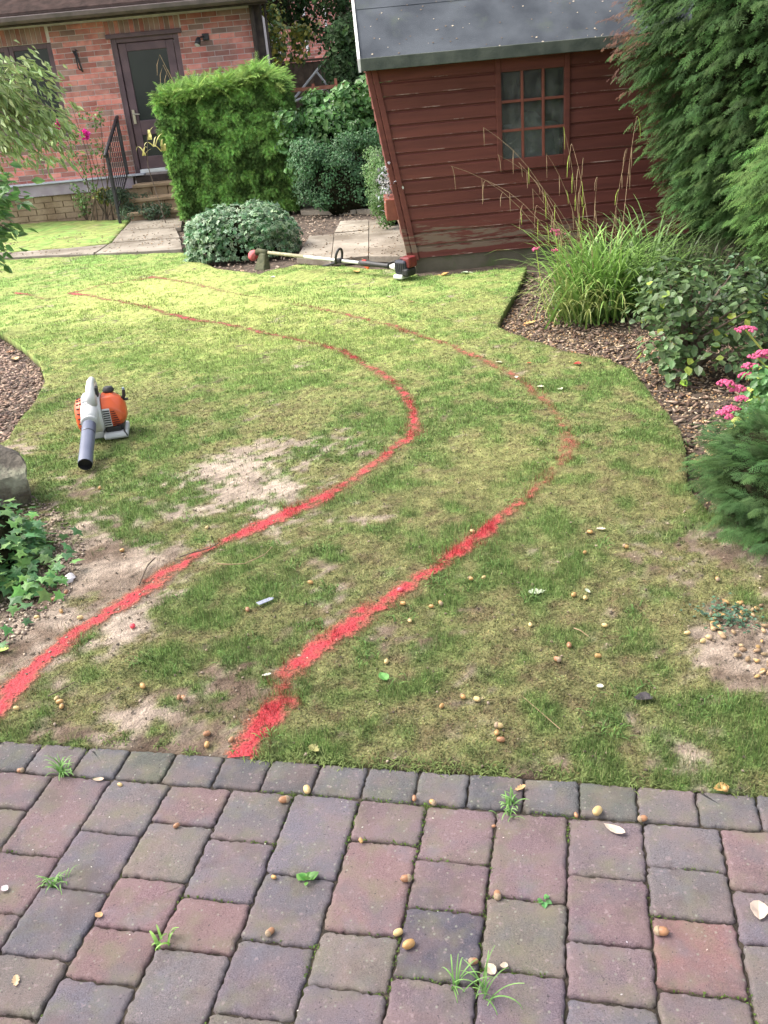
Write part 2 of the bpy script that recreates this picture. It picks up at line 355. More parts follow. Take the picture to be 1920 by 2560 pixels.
def _mp():
    n = MP.node_tree.nodes; l = MP.node_tree.links; p = n['Principled BSDF']; p.inputs['Roughness'].default_value = .7
    at = n.new('ShaderNodeAttribute'); at.attribute_name = 'Col'; sep = n.new('ShaderNodeSeparateColor'); l.new(at.outputs['Color'], sep.inputs[0])
    tc = n.new('ShaderNodeTexCoord'); nz = n.new('ShaderNodeTexNoise'); nz.inputs['Scale'].default_value = 130; nz.inputs['Detail'].default_value = 4; l.new(tc.outputs['Object'], nz.inputs['Vector'])
    n2 = n.new('ShaderNodeTexNoise'); n2.inputs['Scale'].default_value = 32; n2.inputs['Detail'].default_value = 5; l.new(tc.outputs['Object'], n2.inputs['Vector'])
    a = n.new('ShaderNodeMath'); a.operation = 'ADD'; l.new(nz.outputs[0], a.inputs[0]); l.new(n2.outputs[0], a.inputs[1])
    b = n.new('ShaderNodeMath'); b.operation = 'MULTIPLY_ADD'; b.inputs[1].default_value = 2.6; l.new(a.outputs[0], b.inputs[0]); b.inputs[2].default_value = -2.9
    c = n.new('ShaderNodeMath'); c.operation = 'ADD'; l.new(b.outputs[0], c.inputs[0])
    s2 = n.new('ShaderNodeMath'); s2.operation = 'MULTIPLY'; s2.inputs[1].default_value = 1.9; l.new(sep.outputs[0], s2.inputs[0]); l.new(s2.outputs[0], c.inputs[1])
    m = n.new('ShaderNodeMath'); m.operation = 'MULTIPLY'; l.new(sep.outputs[0], m.inputs[0])
    mr = n.new('ShaderNodeMapRange'); mr.inputs[1].default_value = .1; mr.inputs[2].default_value = 1.15; l.new(c.outputs[0], mr.inputs[0])
    s3 = n.new('ShaderNodeMath'); s3.operation = 'MULTIPLY'; s3.use_clamp = True; s3.inputs[1].default_value = 1.25; l.new(sep.outputs[0], s3.inputs[0]); l.new(s3.outputs[0], m.inputs[0]); l.new(mr.outputs[0], m.inputs[1])
    pw = n.new('ShaderNodeMath'); pw.operation = 'POWER'; pw.inputs[1].default_value = 3.0; l.new(sep.outputs[0], pw.inputs[0]); cr = n.new('ShaderNodeMix'); cr.data_type = 'RGBA'; l.new(pw.outputs[0], cr.inputs[0]); cr.inputs[6].default_value = (.27, .13, .06, 1); cr.inputs[7].default_value = (.50, .032, .042, 1)
    cm = n.new('ShaderNodeMapRange'); cm.inputs[1].default_value = .3; cm.inputs[2].default_value = .7; cm.inputs[3].default_value = .45; cm.inputs[4].default_value = 1.15; l.new(nz.outputs[0], cm.inputs[0]); cx = n.new('ShaderNodeMix'); cx.data_type = 'RGBA'; cx.blend_type = 'MULTIPLY'; cx.inputs[0].default_value = 1; l.new(cr.outputs[2], cx.inputs[6]); l.new(cm.outputs[0], cx.inputs[7]); l.new(cx.outputs[2], p.inputs['Base Color'])
    bp = n.new('ShaderNodeBump'); bp.inputs['Strength'].default_value = .9; bp.inputs['Distance'].default_value = .012; l.new(nz.outputs[0], bp.inputs['Height']); l.new(bp.outputs[0], p.inputs['Normal'])
    tr = n.new('ShaderNodeBsdfTransparent'); ms = n.new('ShaderNodeMixShader'); l.new(m.outputs[0], ms.inputs[0]); l.new(tr.outputs[0], ms.inputs[1]); l.new(p.outputs[0], ms.inputs[2]); l.new(ms.outputs[0], n['Material Output'].inputs[0])
_mp()
# ---- grass blades
def blades(N, y0, y1, lmin, lmax, wmin, wmax, T, flat, keep=1.0):
    y = y0+(y1-y0)*RS.uniform(0, 1, N); x = RS.uniform(-1, 1, N)*(.47*y+.35)
    # keep only what the camera can plausibly see (with a margin)
    k = inpoly(x, y, LAWN); x = x[k]; y = y[k]
    b = bare_f(x, y); lu = lush_f(x, y); k = RS.uniform(0, 1, len(x)) < (1-b*.93)*(.18+.82*lu)*keep
    x = x[k]; y = y[k]; lu = lu[k]; n = len(x)
    L = RS.uniform(lmin, lmax, n)*(.6+.7*lu); W = RS.uniform(wmin, wmax, n)
    az = RS.uniform(0, 2*np.pi, n); tilt = RS.uniform(.1, 1.35, n)**flat
    D = np.stack([np.cos(az)*np.sin(tilt), np.sin(az)*np.sin(tilt), np.cos(tilt)], 1)
    # blade template goes along Z, bends along Y: make frame
    M = frames(np.stack([-np.sin(az), np.cos(az), np.zeros(n)], 1), D); M = np.stack([M[:, :, 1], np.cross(D, M[:, :, 1]), D], 2)
    c = lawncol(x, y); mix = RS.uniform(0, 1, (n, 1))
    c = c*.6+ .4*np.where(mix < .55, A_(.125,.20,.055)*(1+.7*sstep(3,8,y)[:,None]), np.where(mix < .8, A_(.20,.21,.07), A_(.42,.36,.19)))
    c = c*(1+RS.uniform(-.4, .5, (n, 1)))*(.8+.4*fbm(x*30, y*30, 2, 91)[:, None])
    P = np.stack([x, y, H(x, y)-.002], 1)
    return P, M, np.stack([W, L, L], 1), c
BL = [T_blade(3, .3), T_blade(3, .9), T_blade(2, .6)]
parts = []; painted = [[], [], []]
for bi, (N, y0, y1, l0, l1, w0, w1, fl) in enumerate([(230000, 1.2, 3.4, .010, .027, .0012, .0024, .6), (240000, 3.4, 6.2, .009, .021, .002, .0036, .7), (240000, 6.2, 12, .009, .019, .004, .0065, .8)]):
    P, M, S, c = blades(N, y0, y1, l0, l1, w0, w1, None, fl)
    sel = RS.randint(0, 3, len(P)); pv = [paint_f(P[:, 0], P[:, 1], k) for k in range(3)]
    who = np.full(len(P), -1)
    for k in range(3): who[(RS.uniform(0, 1, len(P)) < pv[k]*1.45-.02)] = k
    for k in range(3):
        for wq in (-1, 0, 1, 2):
            s = (sel == k) & (who == wq)
            if not s.any(): continue
            cc = c[s]
            if wq >= 0:
                q = np.clip(pv[wq][s], 0, 1)[:, None]; q = q**2.6; red = A_(.19,.11,.045)*(1-q)+A_(.38,.028,.028)*q; cc = red*(1+RS.uniform(-.35, .3, (s.sum(), 1)))
            r = scatter(BL[k], P[s], M[s], S[s], cc*.75, np.clip(cc*1.2, 0, 1)); (parts if wq < 0 else painted[wq]).append(r)
o = foliage('grass', parts, LEAFM); tag(o, 'short patchy grass blades over the lawn', 'grass', kind='stuff')
def moss(N, y0, y1, smin, smax):
    y = y0+(y1-y0)*RS.uniform(0, 1, N); x = RS.uniform(-1, 1, N)*(.47*y+.35); k = inpoly(x, y, LAWN) & (RS.uniform(0, 1, N) > bare_f(x, y)*1.1) & (paint_f(x, y, 0)+paint_f(x, y, 1) < .35); x = x[k]; y = y[k]; n = len(x)
    D = rdir(n)*A_(1, 1, .5); D[:, 2] = np.abs(D[:, 2])+.15; c = lawncol(x, y)*(1+RS.uniform(-.45, .6, (n, 1)))*(1+RS.uniform(-.12, .12, (n, 3)))
    return scatter(T_small(), np.stack([x, y, H(x, y)], 1), frames(D, A_(0,0,1)+rdir(n)*.6), RS.uniform(smin, smax, n), c*.75, c*1.3)
o = foliage('lawn_moss', [moss(190000, 1.3, 3.6, .004, .009), moss(110000, 3.6, 7, .007, .014)], LEAFM); tag(o, 'moss and short clippings matting the lawn between the blades', 'moss', kind='stuff')
MS = mat('sprayed_blades', (0,0,0), attr=True, rough=.6, scale=30, bump=0, transl=.1)
names = [('left red line sprayed on the lawn, passing right of the leaf blower', 'painted line'), ('right red line sprayed on the lawn, sweeping wide of the other one', 'painted line'), ('short faint red dash at the far left end of the lawn', 'painted line')]
for k in range(3):
    pts, st = PL[k]; pr = empty('sprayed_line', (0,0,0)); tag(pr, names[k][0], names[k][1], 'red lines sprayed on the lawn')
    step = .012; A = np.array(pts); xs = np.arange(A[:,0].min()-.12, A[:,0].max()+.12, step); ys = np.arange(A[:,1].min()-.12, A[:,1].max()+.12, step)
    X, Y = np.meshgrid(xs, ys); cx = X[:-1, :-1].ravel()+step/2; cy = Y[:-1, :-1].ravel()+step/2
    val = paint_f(cx, cy, k); ins = (val > .05) & inpoly(cx, cy, LAWN)
    if k == 0: ins &= cy < 40
    ins = ins.reshape(X[:-1, :-1].shape); idx = np.arange(X.size).reshape(X.shape)
    q = np.stack([idx[:-1, :-1][ins], idx[:-1, 1:][ins], idx[1:, 1:][ins], idx[1:, :-1][ins]], 1); used = np.unique(q); mp = -np.ones(X.size, int); mp[used] = np.arange(len(used)); q = mp[q]
    x = X.ravel()[used]; y = Y.ravel()[used]; v = np.clip(paint_f(x, y, k), 0, 1)
    me = npmesh('paint_film', np.stack([x, y, H(x, y)+.004+k*.001], 1), [q], MP, np.stack([v, v, v], 1), smooth=True); link('paint_film', me, pr)
    if painted[k]: fo = foliage('painted_grass', painted[k], MS, pr); tag(fo, kind='stuff')
# ================================================================== PATIO
U_ = math.radians(-13.4); OO = np.array([-.119, 1.594]); ux = np.array([math.cos(U_), math.sin(U_)]); vx = np.array([math.sin(U_), -math.cos(U_)])   # v towards viewer
def st2xy(s, t): return OO+ux*s+vx*t
def xy2st(p): d = np.array(p)-OO; return d@ux, d@vx
def ZL(x, y): return xy2st(G(x/2, 1573+y/2))
def ZR(x, y): return xy2st(G(829.5+x/2, 1573+y/2))
cross = {-6: [ZL(70,345)], -5: [ZL(185,545), ZL(65,800), ZL(20,1060)], -4: [ZL(535,455), ZL(395,700), ZL(215,995)], -3: [ZL(835,418), ZL(720,655), ZL(610,872), ZL(490,1098)],
 -2: [ZL(1090,490), ZL(990,748), ZL(910,970)], -1: [ZL(1350,640), ZL(1250,930), ZL(1130,1250)], 0: [ZR(90,495), ZR(60,900), ZR(20,1150)], 1: [ZR(330,580), ZR(300,790), ZR(260,1095)],
 2: [ZR(650,745), ZR(640,1060)], 3: [ZR(985,645), ZR(1000,935), ZR(1010,1185)], 4: [ZR(1330,610), ZR(1350,825), ZR(1400,1150)], 5: [ZR(1600,705), ZR(1640,935)]}
MPAV = bpy.data.materials.new('paving_block'); MPAV.use_nodes = True
def _pav():
    n = MPAV.node_tree.nodes; l = MPAV.node_tree.links; p = n['Principled BSDF']; p.inputs['Roughness'].default_value = .9; p.inputs['Specular IOR Level'].default_value = .15
    at = n.new('ShaderNodeAttribute'); at.attribute_name = 'Col'; tc = n.new('ShaderNodeTexCoord')
    def noise(sc, d=5, r=.55):
        z = n.new('ShaderNodeTexNoise'); z.inputs['Scale'].default_value = sc; z.inputs['Detail'].default_value = d; z.inputs['Roughness'].default_value = r; l.new(tc.outputs['Object'], z.inputs['Vector']); return z.outputs[0]
    def mr(o, a, b, c=0, d=1):
        z = n.new('ShaderNodeMapRange'); z.inputs[1].default_value = a; z.inputs[2].default_value = b; z.inputs[3].default_value = c; z.inputs[4].default_value = d; l.new(o, z.inputs[0]); return z.outputs[0]
    def mix(f, a, b, mode='MIX'):
        z = n.new('ShaderNodeMix'); z.data_type = 'RGBA'; z.blend_type = mode
        if isinstance(f, float): z.inputs[0].default_value = f
        else: l.new(f, z.inputs[0])
        for i, q in ((6, a), (7, b)):
            if isinstance(q, tuple): z.inputs[i].default_value = (*q, 1)
            else: l.new(q, z.inputs[i])
        return z.outputs[2]
    c = mix(1.0, at.outputs['Color'], mr(noise(420, 3), .25, .75, .6, 1.4), 'MULTIPLY')
    c = mix(mr(noise(9, 4), .42, .62, 0, .4), c, (.225, .155, .145))
    c = mix(mr(noise(7.3, 5), .50, .66, 0, .5), c, (.12, .115, .125))
    c = mix(mr(noise(14, 6), .48, .72, 0, .55), c, (.17, .165, .10))           # algae
    c = mix(mr(noise(11, 5), .55, .75, 0, .4), c, (.15, .15, .185))       # blue grey bloom
    c = mix(mr(noise(170, 2), .66, .72, 0, .75), c, (.045, .04, .04))          # pits
    c = mix(mr(noise(6, 8, .7), .52, .66, 0, .45), c, (.10, .075, .065))          # grime
    c = mix(mr(noise(75, 4, .6), .60, .70, 0, .4), c, (.36, .27, .27))          # worn grains
    vo = n.new('ShaderNodeTexVoronoi'); vo.inputs['Scale'].default_value = 45; l.new(tc.outputs['Object'], vo.inputs['Vector'])
    c = mix(mr(vo.outputs['Distance'], .05, .16, .55, 0), c, (.30, .31, .24))   # lichen dots
    l.new(c, p.inputs['Base Color'])
    b = n.new('ShaderNodeBump'); b.inputs['Strength'].default_value = .9; b.inputs['Distance'].default_value = .0035; l.new(noise(260, 6, .7), b.inputs['Height'])
    b2 = n.new('ShaderNodeBump'); b2.inputs['Strength'].default_value = .5; b2.inputs['Distance'].default_value = .006; l.new(noise(30, 4), b2.inputs['Height']); l.new(b.outputs[0], b2.inputs['Normal']); l.new(b2.outputs[0], p.inputs['Normal'])
_pav()
PV, PF3, PF4, PC = [], [], [], []
def paver(s0, s1, t0, t1, col):
    """tumbled block: dense outline, rounded shoulder"""
    gap = .0018; s0 += gap; s1 -= gap; t0 += gap; t1 -= gap; w_, h_ = s1-s0, t1-t0; r = .006
    out = []
    def seg(a, b, k):
        for i in range(k): q = i/k; out.append((a[0]+(b[0]-a[0])*q, a[1]+(b[1]-a[1])*q))
    cs = [(s0+r, t0), (s1-r, t0), (s1, t0+r), (s1, t1-r), (s1-r, t1), (s0+r, t1), (s0, t1-r), (s0, t0+r)]
    k = [max(4, int(w_/.008)), 2, max(4, int(h_/.008)), 2]*2
    for i in range(8): seg(cs[i], cs[(i+1) % 8], k[i])
    O = np.array(out); n = len(O); O = O+RS.uniform(-.0022, .0022, O.shape)+.004*(np.stack([vn(O[:,0]*60+9,O[:,1]*60,81),vn(O[:,0]*60,O[:,1]*60+7,82)],1)-.5); c = np.array([(s0+s1)/2, (t0+t1)/2]); tilt = RS.uniform(-.018, .018, 2); dz = RS.uniform(-.002, .002)
    rings = []
    for ins, z in ((0, -.045), (0, -.008), (.0015, -.0035), (.0045, -.0008), (.010, 0), (.018, .0002)):
        Q = c+(O-c)*(1-2*ins/np.array([w_, h_]))
        zz = z+(RS.uniform(-.0012, .0008, n) if -.01 < z < 0 else 0)+dz+((Q-c)@tilt)
        rings.append((Q, zz*np.ones(n)))
    base = sum(len(v) for v in PV); vs = []
    for Q, zz in rings:
        xy = OO+Q[:, :1]*ux+Q[:, 1:]*vx; vs.append(np.column_stack([xy, zz]))
    cen = np.array([[*(OO+c[0]*ux+c[1]*vx), dz+.0005]]); vs = np.concatenate(vs+[cen]); PV.append(vs)
    i = np.arange(n); j = (i+1) % n
    for a in range(len(rings)-1): PF4.append(np.stack([base+a*n+i, base+a*n+j, base+(a+1)*n+j, base+(a+1)*n+i], 1))
    L_ = len(rings)-1; PF3.append(np.stack([base+L_*n+i, base+L_*n+j, np.full(n, base+L_*n+n)], 1))
    PC.append(np.tile(col, (len(vs), 1)))
palette = [(.24,.15,.155), (.225,.145,.155), (.235,.155,.15), (.26,.16,.15), (.17,.15,.165), (.21,.155,.155), (.15,.15,.165), (.20,.18,.15), (.24,.15,.14), (.19,.15,.165)]
W_ = .1602
known = {(1, 2): (.075,.08,.10), (1, 3): (.20,.15,.16), (1, 0): (.225,.155,.155), (1, 1): (.215,.15,.155), (2, 1): (.19,.18,.13), (3, 1): (.215,.145,.15), (4, 2): (.29,.15,.13), (-1, 0): (.175,.165,.18), (-3, 0): (.235,.16,.15), (-5, 0): (.24,.17,.165), (-3, 2): (.24,.15,.15),
 (-2, 3): (.19,.175,.17), (-1, 1): (.15,.145,.155), (-4, 0): (.18,.17,.16), (-3, 4): (.17,.165,.185), (2, 0): (.225,.155,.155), (3, 0): (.20,.16,.165), (4, 0): (.165,.16,.16), (4, 1): (.18,.165,.155), (0, 2): (.21,.19,.155), (-2, 0): (.18,.165,.16)}
EDGE_T = .0
for ccol in range(-9, 9):
    s0 = ccol*W_; s1 = s0+W_
    ts = sorted(max(.04, float(p[1])) for p in cross.get(ccol, []))
    t = EDGE_T; k = 0
    while t < 1.15:
        if k < len(ts): t1 = ts[k]
        else: t1 = t+random.choice([.12, .16, .16, .24])
        if t1-t < .05: t1 = t+.12
        base = known.get((ccol, k), random.choice(palette)); col = (np.array(base)*.74+A_(.195,.15,.16)*.26)*A_(.86,.84,.88)*random.uniform(.85, 1.0)
        paver(s0, s1, t, t1, col); t = t1; k += 1
# border row of smaller blocks
bj = [ZL(130,140), ZL(332,155), ZL(517,170), ZL(722,180), ZL(935,195), ZL(1145,205), ZL(1360,225), ZL(1572,238), ZR(140,250), ZR(362,265), ZR(603,282), ZR(845,300), ZR(1098,325), ZR(1358,345), ZR(1625,375)]
bs = sorted(float(p[0]) for p in bj); mw = float(np.mean(np.diff(bs)))
for i in range(5): bs.insert(0, bs[0]-mw); bs.append(bs[-1]+mw)
ew = float(-xy2st(G(790,1652))[1]+0.0)
for a, b in zip(bs[:-1], bs[1:]): paver(a, b, -ew+.004, -.003, np.array(random.choice([(.12,.115,.115), (.11,.105,.11), (.145,.12,.12), (.115,.115,.10)]))*random.uniform(.85, 1.1))
me = npmesh('patio', np.concatenate(PV), [np.concatenate(PF3), np.concatenate(PF4)], MPAV, np.concatenate(PC), smooth=True); po = link('patio', me); tag(po, kind='structure')
MJ = mat('joint_soil', (.025,.02,.016), (.07,.055,.04), scale=40, rough=1, bump=1, bscale=200, bdist=.006, c3=(.05,.065,.015), c3scale=5, c3lo=.56, c3hi=.66)
jp = [st2xy(*q) for q in [(-1.5,-ew), (1.5,-ew), (1.5,1.2), (-1.5,1.2)]]
sheet('patio_joints', [tuple(p) for p in jp], .02, lambda x, y: -.009+.006*(fbm(x*30, y*30, 3, 8)-.5), MJ, skirt=.03)
# moss tufts in the joints
mp_ = []
for ccol in range(-8, 8):
    for q in range(260):
        mp_.append((ccol*W_+random.gauss(0, .0025), random.uniform(0, 1.1)))
for ccol, ps in cross.items():
    for (s, t) in ps:
        for q in range(40): mp_.append((ccol*W_+random.uniform(0, W_), t+random.gauss(0, .003)))
for q in range(900): mp_.append((random.uniform(-1.5, 1.5), random.gauss(0, .004)))
mp_ = np.array(mp_); XY = OO+mp_[:, :1]*ux+mp_[:, 1:]*vx; k = fbm(XY[:, 0]*6, XY[:, 1]*6, 3, 90) > .56; XY = XY[k]; n = len(XY)
D = rdir(n); D[:, 2] = np.abs(D[:, 2])+.4
o = foliage('joint_moss', [scatter(T_small(), np.column_stack([XY, np.full(n, -.004)]), frames(D), RS.uniform(.003, .008, n), rcol(n, (.07,.12,.02), .4), rcol(n, (.13,.2,.04), .4))], LEAFM); tag(o, 'low moss growing in the paving joints', 'moss', kind='stuff')
# ================================================================== GRAVEL BEDS (stuff)
def pebbles(name, poly, N, smin, smax, cols, z0, label, cat, flat=.7, sx=1.0, maxd=None, dens=None):
    P = np.array(poly); lo = P.min(0); hi = P.max(0); x = RS.uniform(lo[0], hi[0], N); y = RS.uniform(lo[1], hi[1], N); k = inpoly(x, y, poly); x = x[k]; y = y[k]
    if dens is not None: k = RS.uniform(0, 1, len(x)) < dens(x, y); x = x[k]; y = y[k]
    n = len(x)
    v = []; nu, nv_ = 6, 4
    bm = bmesh.new(); bmesh.ops.create_icosphere(bm, subdivisions=1, radius=.5); tv = np.array([v.co[:] for v in bm.verts]); tf = np.array([[v.index for v in f.verts] for f in bm.faces]); bm.free()
    tv = tv*(1+RS.uniform(-.12, .12, (len(tv), 1)))
    M = frames(rdir(n)*A_(1,1,.25), np.tile(A_(0,0,1), (n, 1))+rdir(n)*.3); s = RS.uniform(smin, smax, n)
    S = np.stack([s*RS.uniform(.7, 1, n), s*RS.uniform(1, 1.5, n)*sx, s*flat*RS.uniform(.7, 1.1, n)], 1)
    ci = RS.randint(0, len(cols), n); C = np.array(cols)[ci]*(1+RS.uniform(-.3, .3, (n, 1)))
    V, F, Cc = scatter((tv, [tf], np.zeros(len(tv))), np.column_stack([x, y, z0(x, y)+s*flat*.3]), M, S, C)
    o = link(name, npmesh(name, V, F, MSTONE, Cc, smooth=True)); tag(o, label, cat, kind='stuff'); return o
MSTONE = mat('pebble', (0,0,0), attr=True, scale=80, rough=.75, bump=.2, bscale=200, bdist=.002)
tan = [(.36,.25,.14), (.45,.33,.2), (.28,.18,.1), (.5,.4,.28), (.2,.13,.08), (.4,.22,.1)]
BEDR = [G(*p) for p in [(1075,705),(1100,718),(1150,735),(1220,760),(1300,770),(1365,800),(1410,858),(1440,890),(1472,940),(1482,990),(1485,1055),(1512,1085),(1530,1110),(1640,1128),(1900,1140),(1900,600),(1500,560),(1138,577),(1130,600),(1110,640),(1085,680)]]
dR = lambda x, y: sstep(.9, .1, nearest(x, y, BEDR[:13])[0]-.25*fbm(x*3, y*3, 2, 4))*.6+.06
pebbles('gravel', BEDR, 44000, .008, .018, tan, HB, 'tan pebbles and acorns covering the right flower bed', 'gravel', dens=dR)
pebbles('bark_litter', BEDR, 9000, .012, .03, [(.12,.07,.045), (.2,.13,.09), (.08,.05,.04), (.3,.22,.16)], lambda x, y: HB(x, y)+.008, 'brown leaf litter and twigs in the right flower bed', 'leaf litter', flat=.25, sx=1.8)
BEDN = [G(*p) for p in [(1530,1330),(1565,1300),(1900,1320),(1900,1560),(1659,1500),(1640,1470),(1600,1430),(1540,1385)]]
pebbles('acorn_litter', BEDN, 2600, .012, .018, [(.3,.2,.11), (.38,.27,.15), (.22,.14,.08), (.42,.26,.1)], lambda x, y: H(x, y)+.004, 'fallen acorns gathered on bare soil at the right edge of the lawn', 'acorn litter', sx=1.2, dens=lambda x, y: .05+sstep(.45,.62,fbm(x*9,y*9,2,6))*.22)
BEDL = [G(*p) for p in [(-300,700),(-60,714),(0,720),(45,747),(83,784),(95,825),(77,862),(43,905),(18,950),(-60,1000),(-300,1050)]]
pebbles('bark_chips', BEDL, 26000, .012, .028, [(.13,.08,.06), (.2,.125,.09), (.3,.2,.14), (.08,.05,.04), (.36,.26,.19)], HB, 'brown bark chips and acorns in the bed at the left edge', 'bark chips', flat=.4, sx=1.3)
BARES = [G(*p) for p in [(20,1060),(120,1090),(190,1180),(150,1290),(60,1380),(-80,1450),(-120,1100)]]
pebbles('soil_crumbs', BARES, 5000, .006, .014, [(.14,.1,.08), (.22,.16,.13), (.35,.27,.2), (.5,.4,.3)], lambda x, y: H(x, y)+.002, 'crumbs of soil and grit on the bare earth beside the ivy', 'grit', flat=.6)
pebbles('lawn_crumbs', LAWN, 60000, .004, .011, [(.12,.09,.06), (.2,.15,.1), (.35,.27,.2), (.09,.07,.05)], lambda x, y: H(x, y)+.003, 'small crumbs of soil, mast and debris scattered over the lawn', 'debris', flat=.6, dens=lambda x, y: .12+.88*bare_f(x, y))
# ================================================================== FAR PATH
MSLAB = mat('sandstone_slab', (.20,.17,.13), (.32,.28,.225), scale=2.5, rough=.85, bump=.5, bscale=35, bdist=.01, rnd=.12, c3=(.13,.105,.075), c3scale=1.5, c3lo=.45, c3hi=.65)
def slab(mb, pts, z=0.012, th=.06):
    P = [G(*p) for p in pts]; cx = sum(p[0] for p in P)/len(P); cy = sum(p[1] for p in P)/len(P)
    P = [(cx+(p[0]-cx)*.985, cy+(p[1]-cy)*.985) for p in P]
    mb.prism(P, z-th, z+random.uniform(0, .005), 'z')
mb = MB()
for q in [[(797,478),(797,557),(882,557),(866,480)], [(722,507),(797,500),(797,556),(716,565)], [(735,480),(797,477),(797,499),(722,505)], [(640,560),(716,566),(722,508),(668,512)],
          [(866,480),(872,500),(905,498),(900,476)], [(640,440),(760,440),(770,456),(650,458)], [(760,440),(845,440),(862,457),(770,456)],
          [(236,528),(330,520),(390,516),(395,540),(300,546),(205,550)], [(262,500),(335,496),(380,494),(390,515),(330,519),(240,527)], [(285,476),(350,474),(395,472),(392,493),(335,495),(265,499)],
          [(30,547),(150,538),(234,530),(203,551),(100,554),(0,560)], [(-120,552),(28,547),(-3,561),(-130,565)]]:
    slab(mb, q)
o = mb.build('path', MSLAB, bevel=.006); tag(o, kind='structure')
GB = [G(*p) for p in [(640,459),(862,458),(866,478),(735,478),(668,510),(640,560),(600,585),(440,575),(390,545),(395,470),(285,474),(-100,476),(-100,462),(280,458)]]
pebbles('path_grit', GB, 16000, .015, .035, [(.3,.22,.16), (.4,.3,.22), (.2,.15,.11), (.5,.4,.3)], lambda x, y: HB(x, y)+.015, 'brown leaf litter and gravel between the far paving slabs', 'gravel', flat=.4, dens=lambda x, y: .8+0*x)
pebbles('path_litter', GB[:0]+[G(*p) for p in [(640,441),(862,441),(895,556),(640,575)]]+[G(390,545), G(0,558), G(0,530), G(395,474)], 9000, .008, .028, [(.2,.15,.1), (.3,.2,.12), (.12,.09,.06), (.4,.32,.22)], lambda x, y: .016+0*x, 'dry leaf scraps and acorns scattered on the far paving slabs', 'leaf litter', flat=.3, dens=lambda x, y: .12+.5*sstep(.5,.7,fbm(x*2,y*2,3,41)))
# ================================================================== HOUSE
YH = 15.2
MBRICK = mat('red_brick', (.50,.165,.135), (.60,.26,.21), scale=9, rough=.85, bump=.5, bscale=90, bdist=.006, rnd=.38, c3=(.24,.13,.11), c3scale=2.2, c3lo=.5, c3hi=.72)
MBRICK2 = mat('brown_brick', (.27,.16,.14), (.36,.21,.17), scale=9, rough=.85, bump=.5, bscale=90, rnd=.3)
MMORT = mat('mortar', (.60,.52,.50), (.70,.62,.60), scale=12, rough=.95, bump=.4)
MFRAME = mat('brown_frame', (.10,.06,.07), (.15,.09,.10), scale=6, rough=.5, bump=.1)
MDKW = mat('dark_timber', (.035,.025,.022), (.07,.05,.04), scale=10, rough=.8, bump=.4)
MGLASS = mat('window_glass', (.03,.035,.033), (.045,.05,.045), scale=1, rough=.06, bump=0, spec=.35)
MPLINTH = mat('painted_plinth', (.30,.24,.28), (.38,.32,.36), scale=5, rough=.7, bump=.3, c3=(.6,.58,.58), c3scale=4, c3lo=.62, c3hi=.66)
MLEDGE = mat('lead_ledge', (.42,.44,.50), (.55,.57,.62), scale=5, rough=.6, bump=.2)
MSTEP = mat('stone_step', (.22,.15,.09), (.34,.25,.16), scale=4, rough=.9, bump=.6, bscale=30, bdist=.01)
MMETAL = mat('black_iron', (.02,.02,.024), (.05,.045,.05), scale=20, rough=.5, bump=.1)
MWHITE = mat('white_plastic', (.72,.72,.72), (.8,.8,.8), scale=10, rough=.4, bump=0)
house = empty('house', (-3.5, YH, 0)); tag(house, 'red brick single storey house with brown framed door and window at the top left', 'house')
HX0, HX1 = -9.0, -1.30
holes = [(-6.4, -4.33, 1.28, 2.53), (-3.44, -2.42, .57, 2.52)]
def bricks():
    b = MB(); ch, bl = .075, .225; row = 0; z = .57
    while z < 2.72:
        x = HX0 - (bl/2 if row % 2 else 0)
        while x < HX1:
            a, c = max(x, HX0)+.005, min(x+bl, HX1)-.005
            segs = [(a, c)]
            for (h0, h1, z0, z1) in holes+[(-6.4, -4.33, 2.53, 2.755), (-3.50, -2.36, 2.52, 2.755)]:
                if z+ch*.5 > z0 and z+ch*.5 < z1:
                    ns = []
                    for p, q in segs:
                        if q <= h0 or p >= h1: ns.append((p, q))
                        else:
                            if p < h0: ns.append((p, h0-.003))
                            if q > h1: ns.append((h1+.003, q))
                    segs = ns
            for p, q in segs:
                if q-p > .02: b.box(p, q, YH-.006, YH+.09, z+.005, z+ch-.005, 1 if random.random() < .2 else 0)
            x += bl
        z += ch; row += 1
    for (h0, h1, z0) in [(-6.4, -4.33, 2.53), (-3.50, -2.36, 2.52)]:
        n = int((h1-h0)/.075)
        for i in range(n): b.box(h0+i*.075+.005, h0+(i+1)*.075-.005, YH-.006, YH+.09, z0+.004, z0+.215, random.choice([0, 1, 1]))
    # mortar bed
    xs = [HX0, -6.4, -4.33, -3.44, -2.42, HX1]
    b.box(HX0, -6.4, YH+.001, YH+.2, .5, 2.8, 2); b.box(-4.33, -3.44, YH+.001, YH+.2, .5, 2.8, 2); b.box(-2.42, HX1-.002, YH+.001, YH+.2, .5, 2.8, 2)
    b.box(-6.4, -4.33, YH+.001, YH+.2, .5, 1.28, 2); b.box(-6.4, -4.33, YH+.001, YH+.2, 2.53, 2.8, 2); b.box(-3.44, -2.42, YH+.001, YH+.2, 2.52, 2.8, 2)
    # side and back walls
    b.box(HX1-.2, HX1-.003, YH+.2, YH+7, -.1, 2.8, 2); b.box(HX0, HX1, YH+7, YH+7.2, -.1, 2.8, 2)
    return b
def under(o, p):
    o.parent = p; o.location = Vector(o.location)-Vector(p.location); return o
def part(b, name, m, p, **k): return under(b.build(name, m, None, **k), p)
part(bricks(), 'wall', [MBRICK, MBRICK2, MMORT], house)
rf = MB().prism([(YH-.42, 2.86), (YH-.40, 2.92), (YH+3.4, 5.0), (YH+7.4, 2.92), (YH+7.4, 2.86), (YH+3.4, 4.86)], HX0-.3, HX1+.3, 'x')
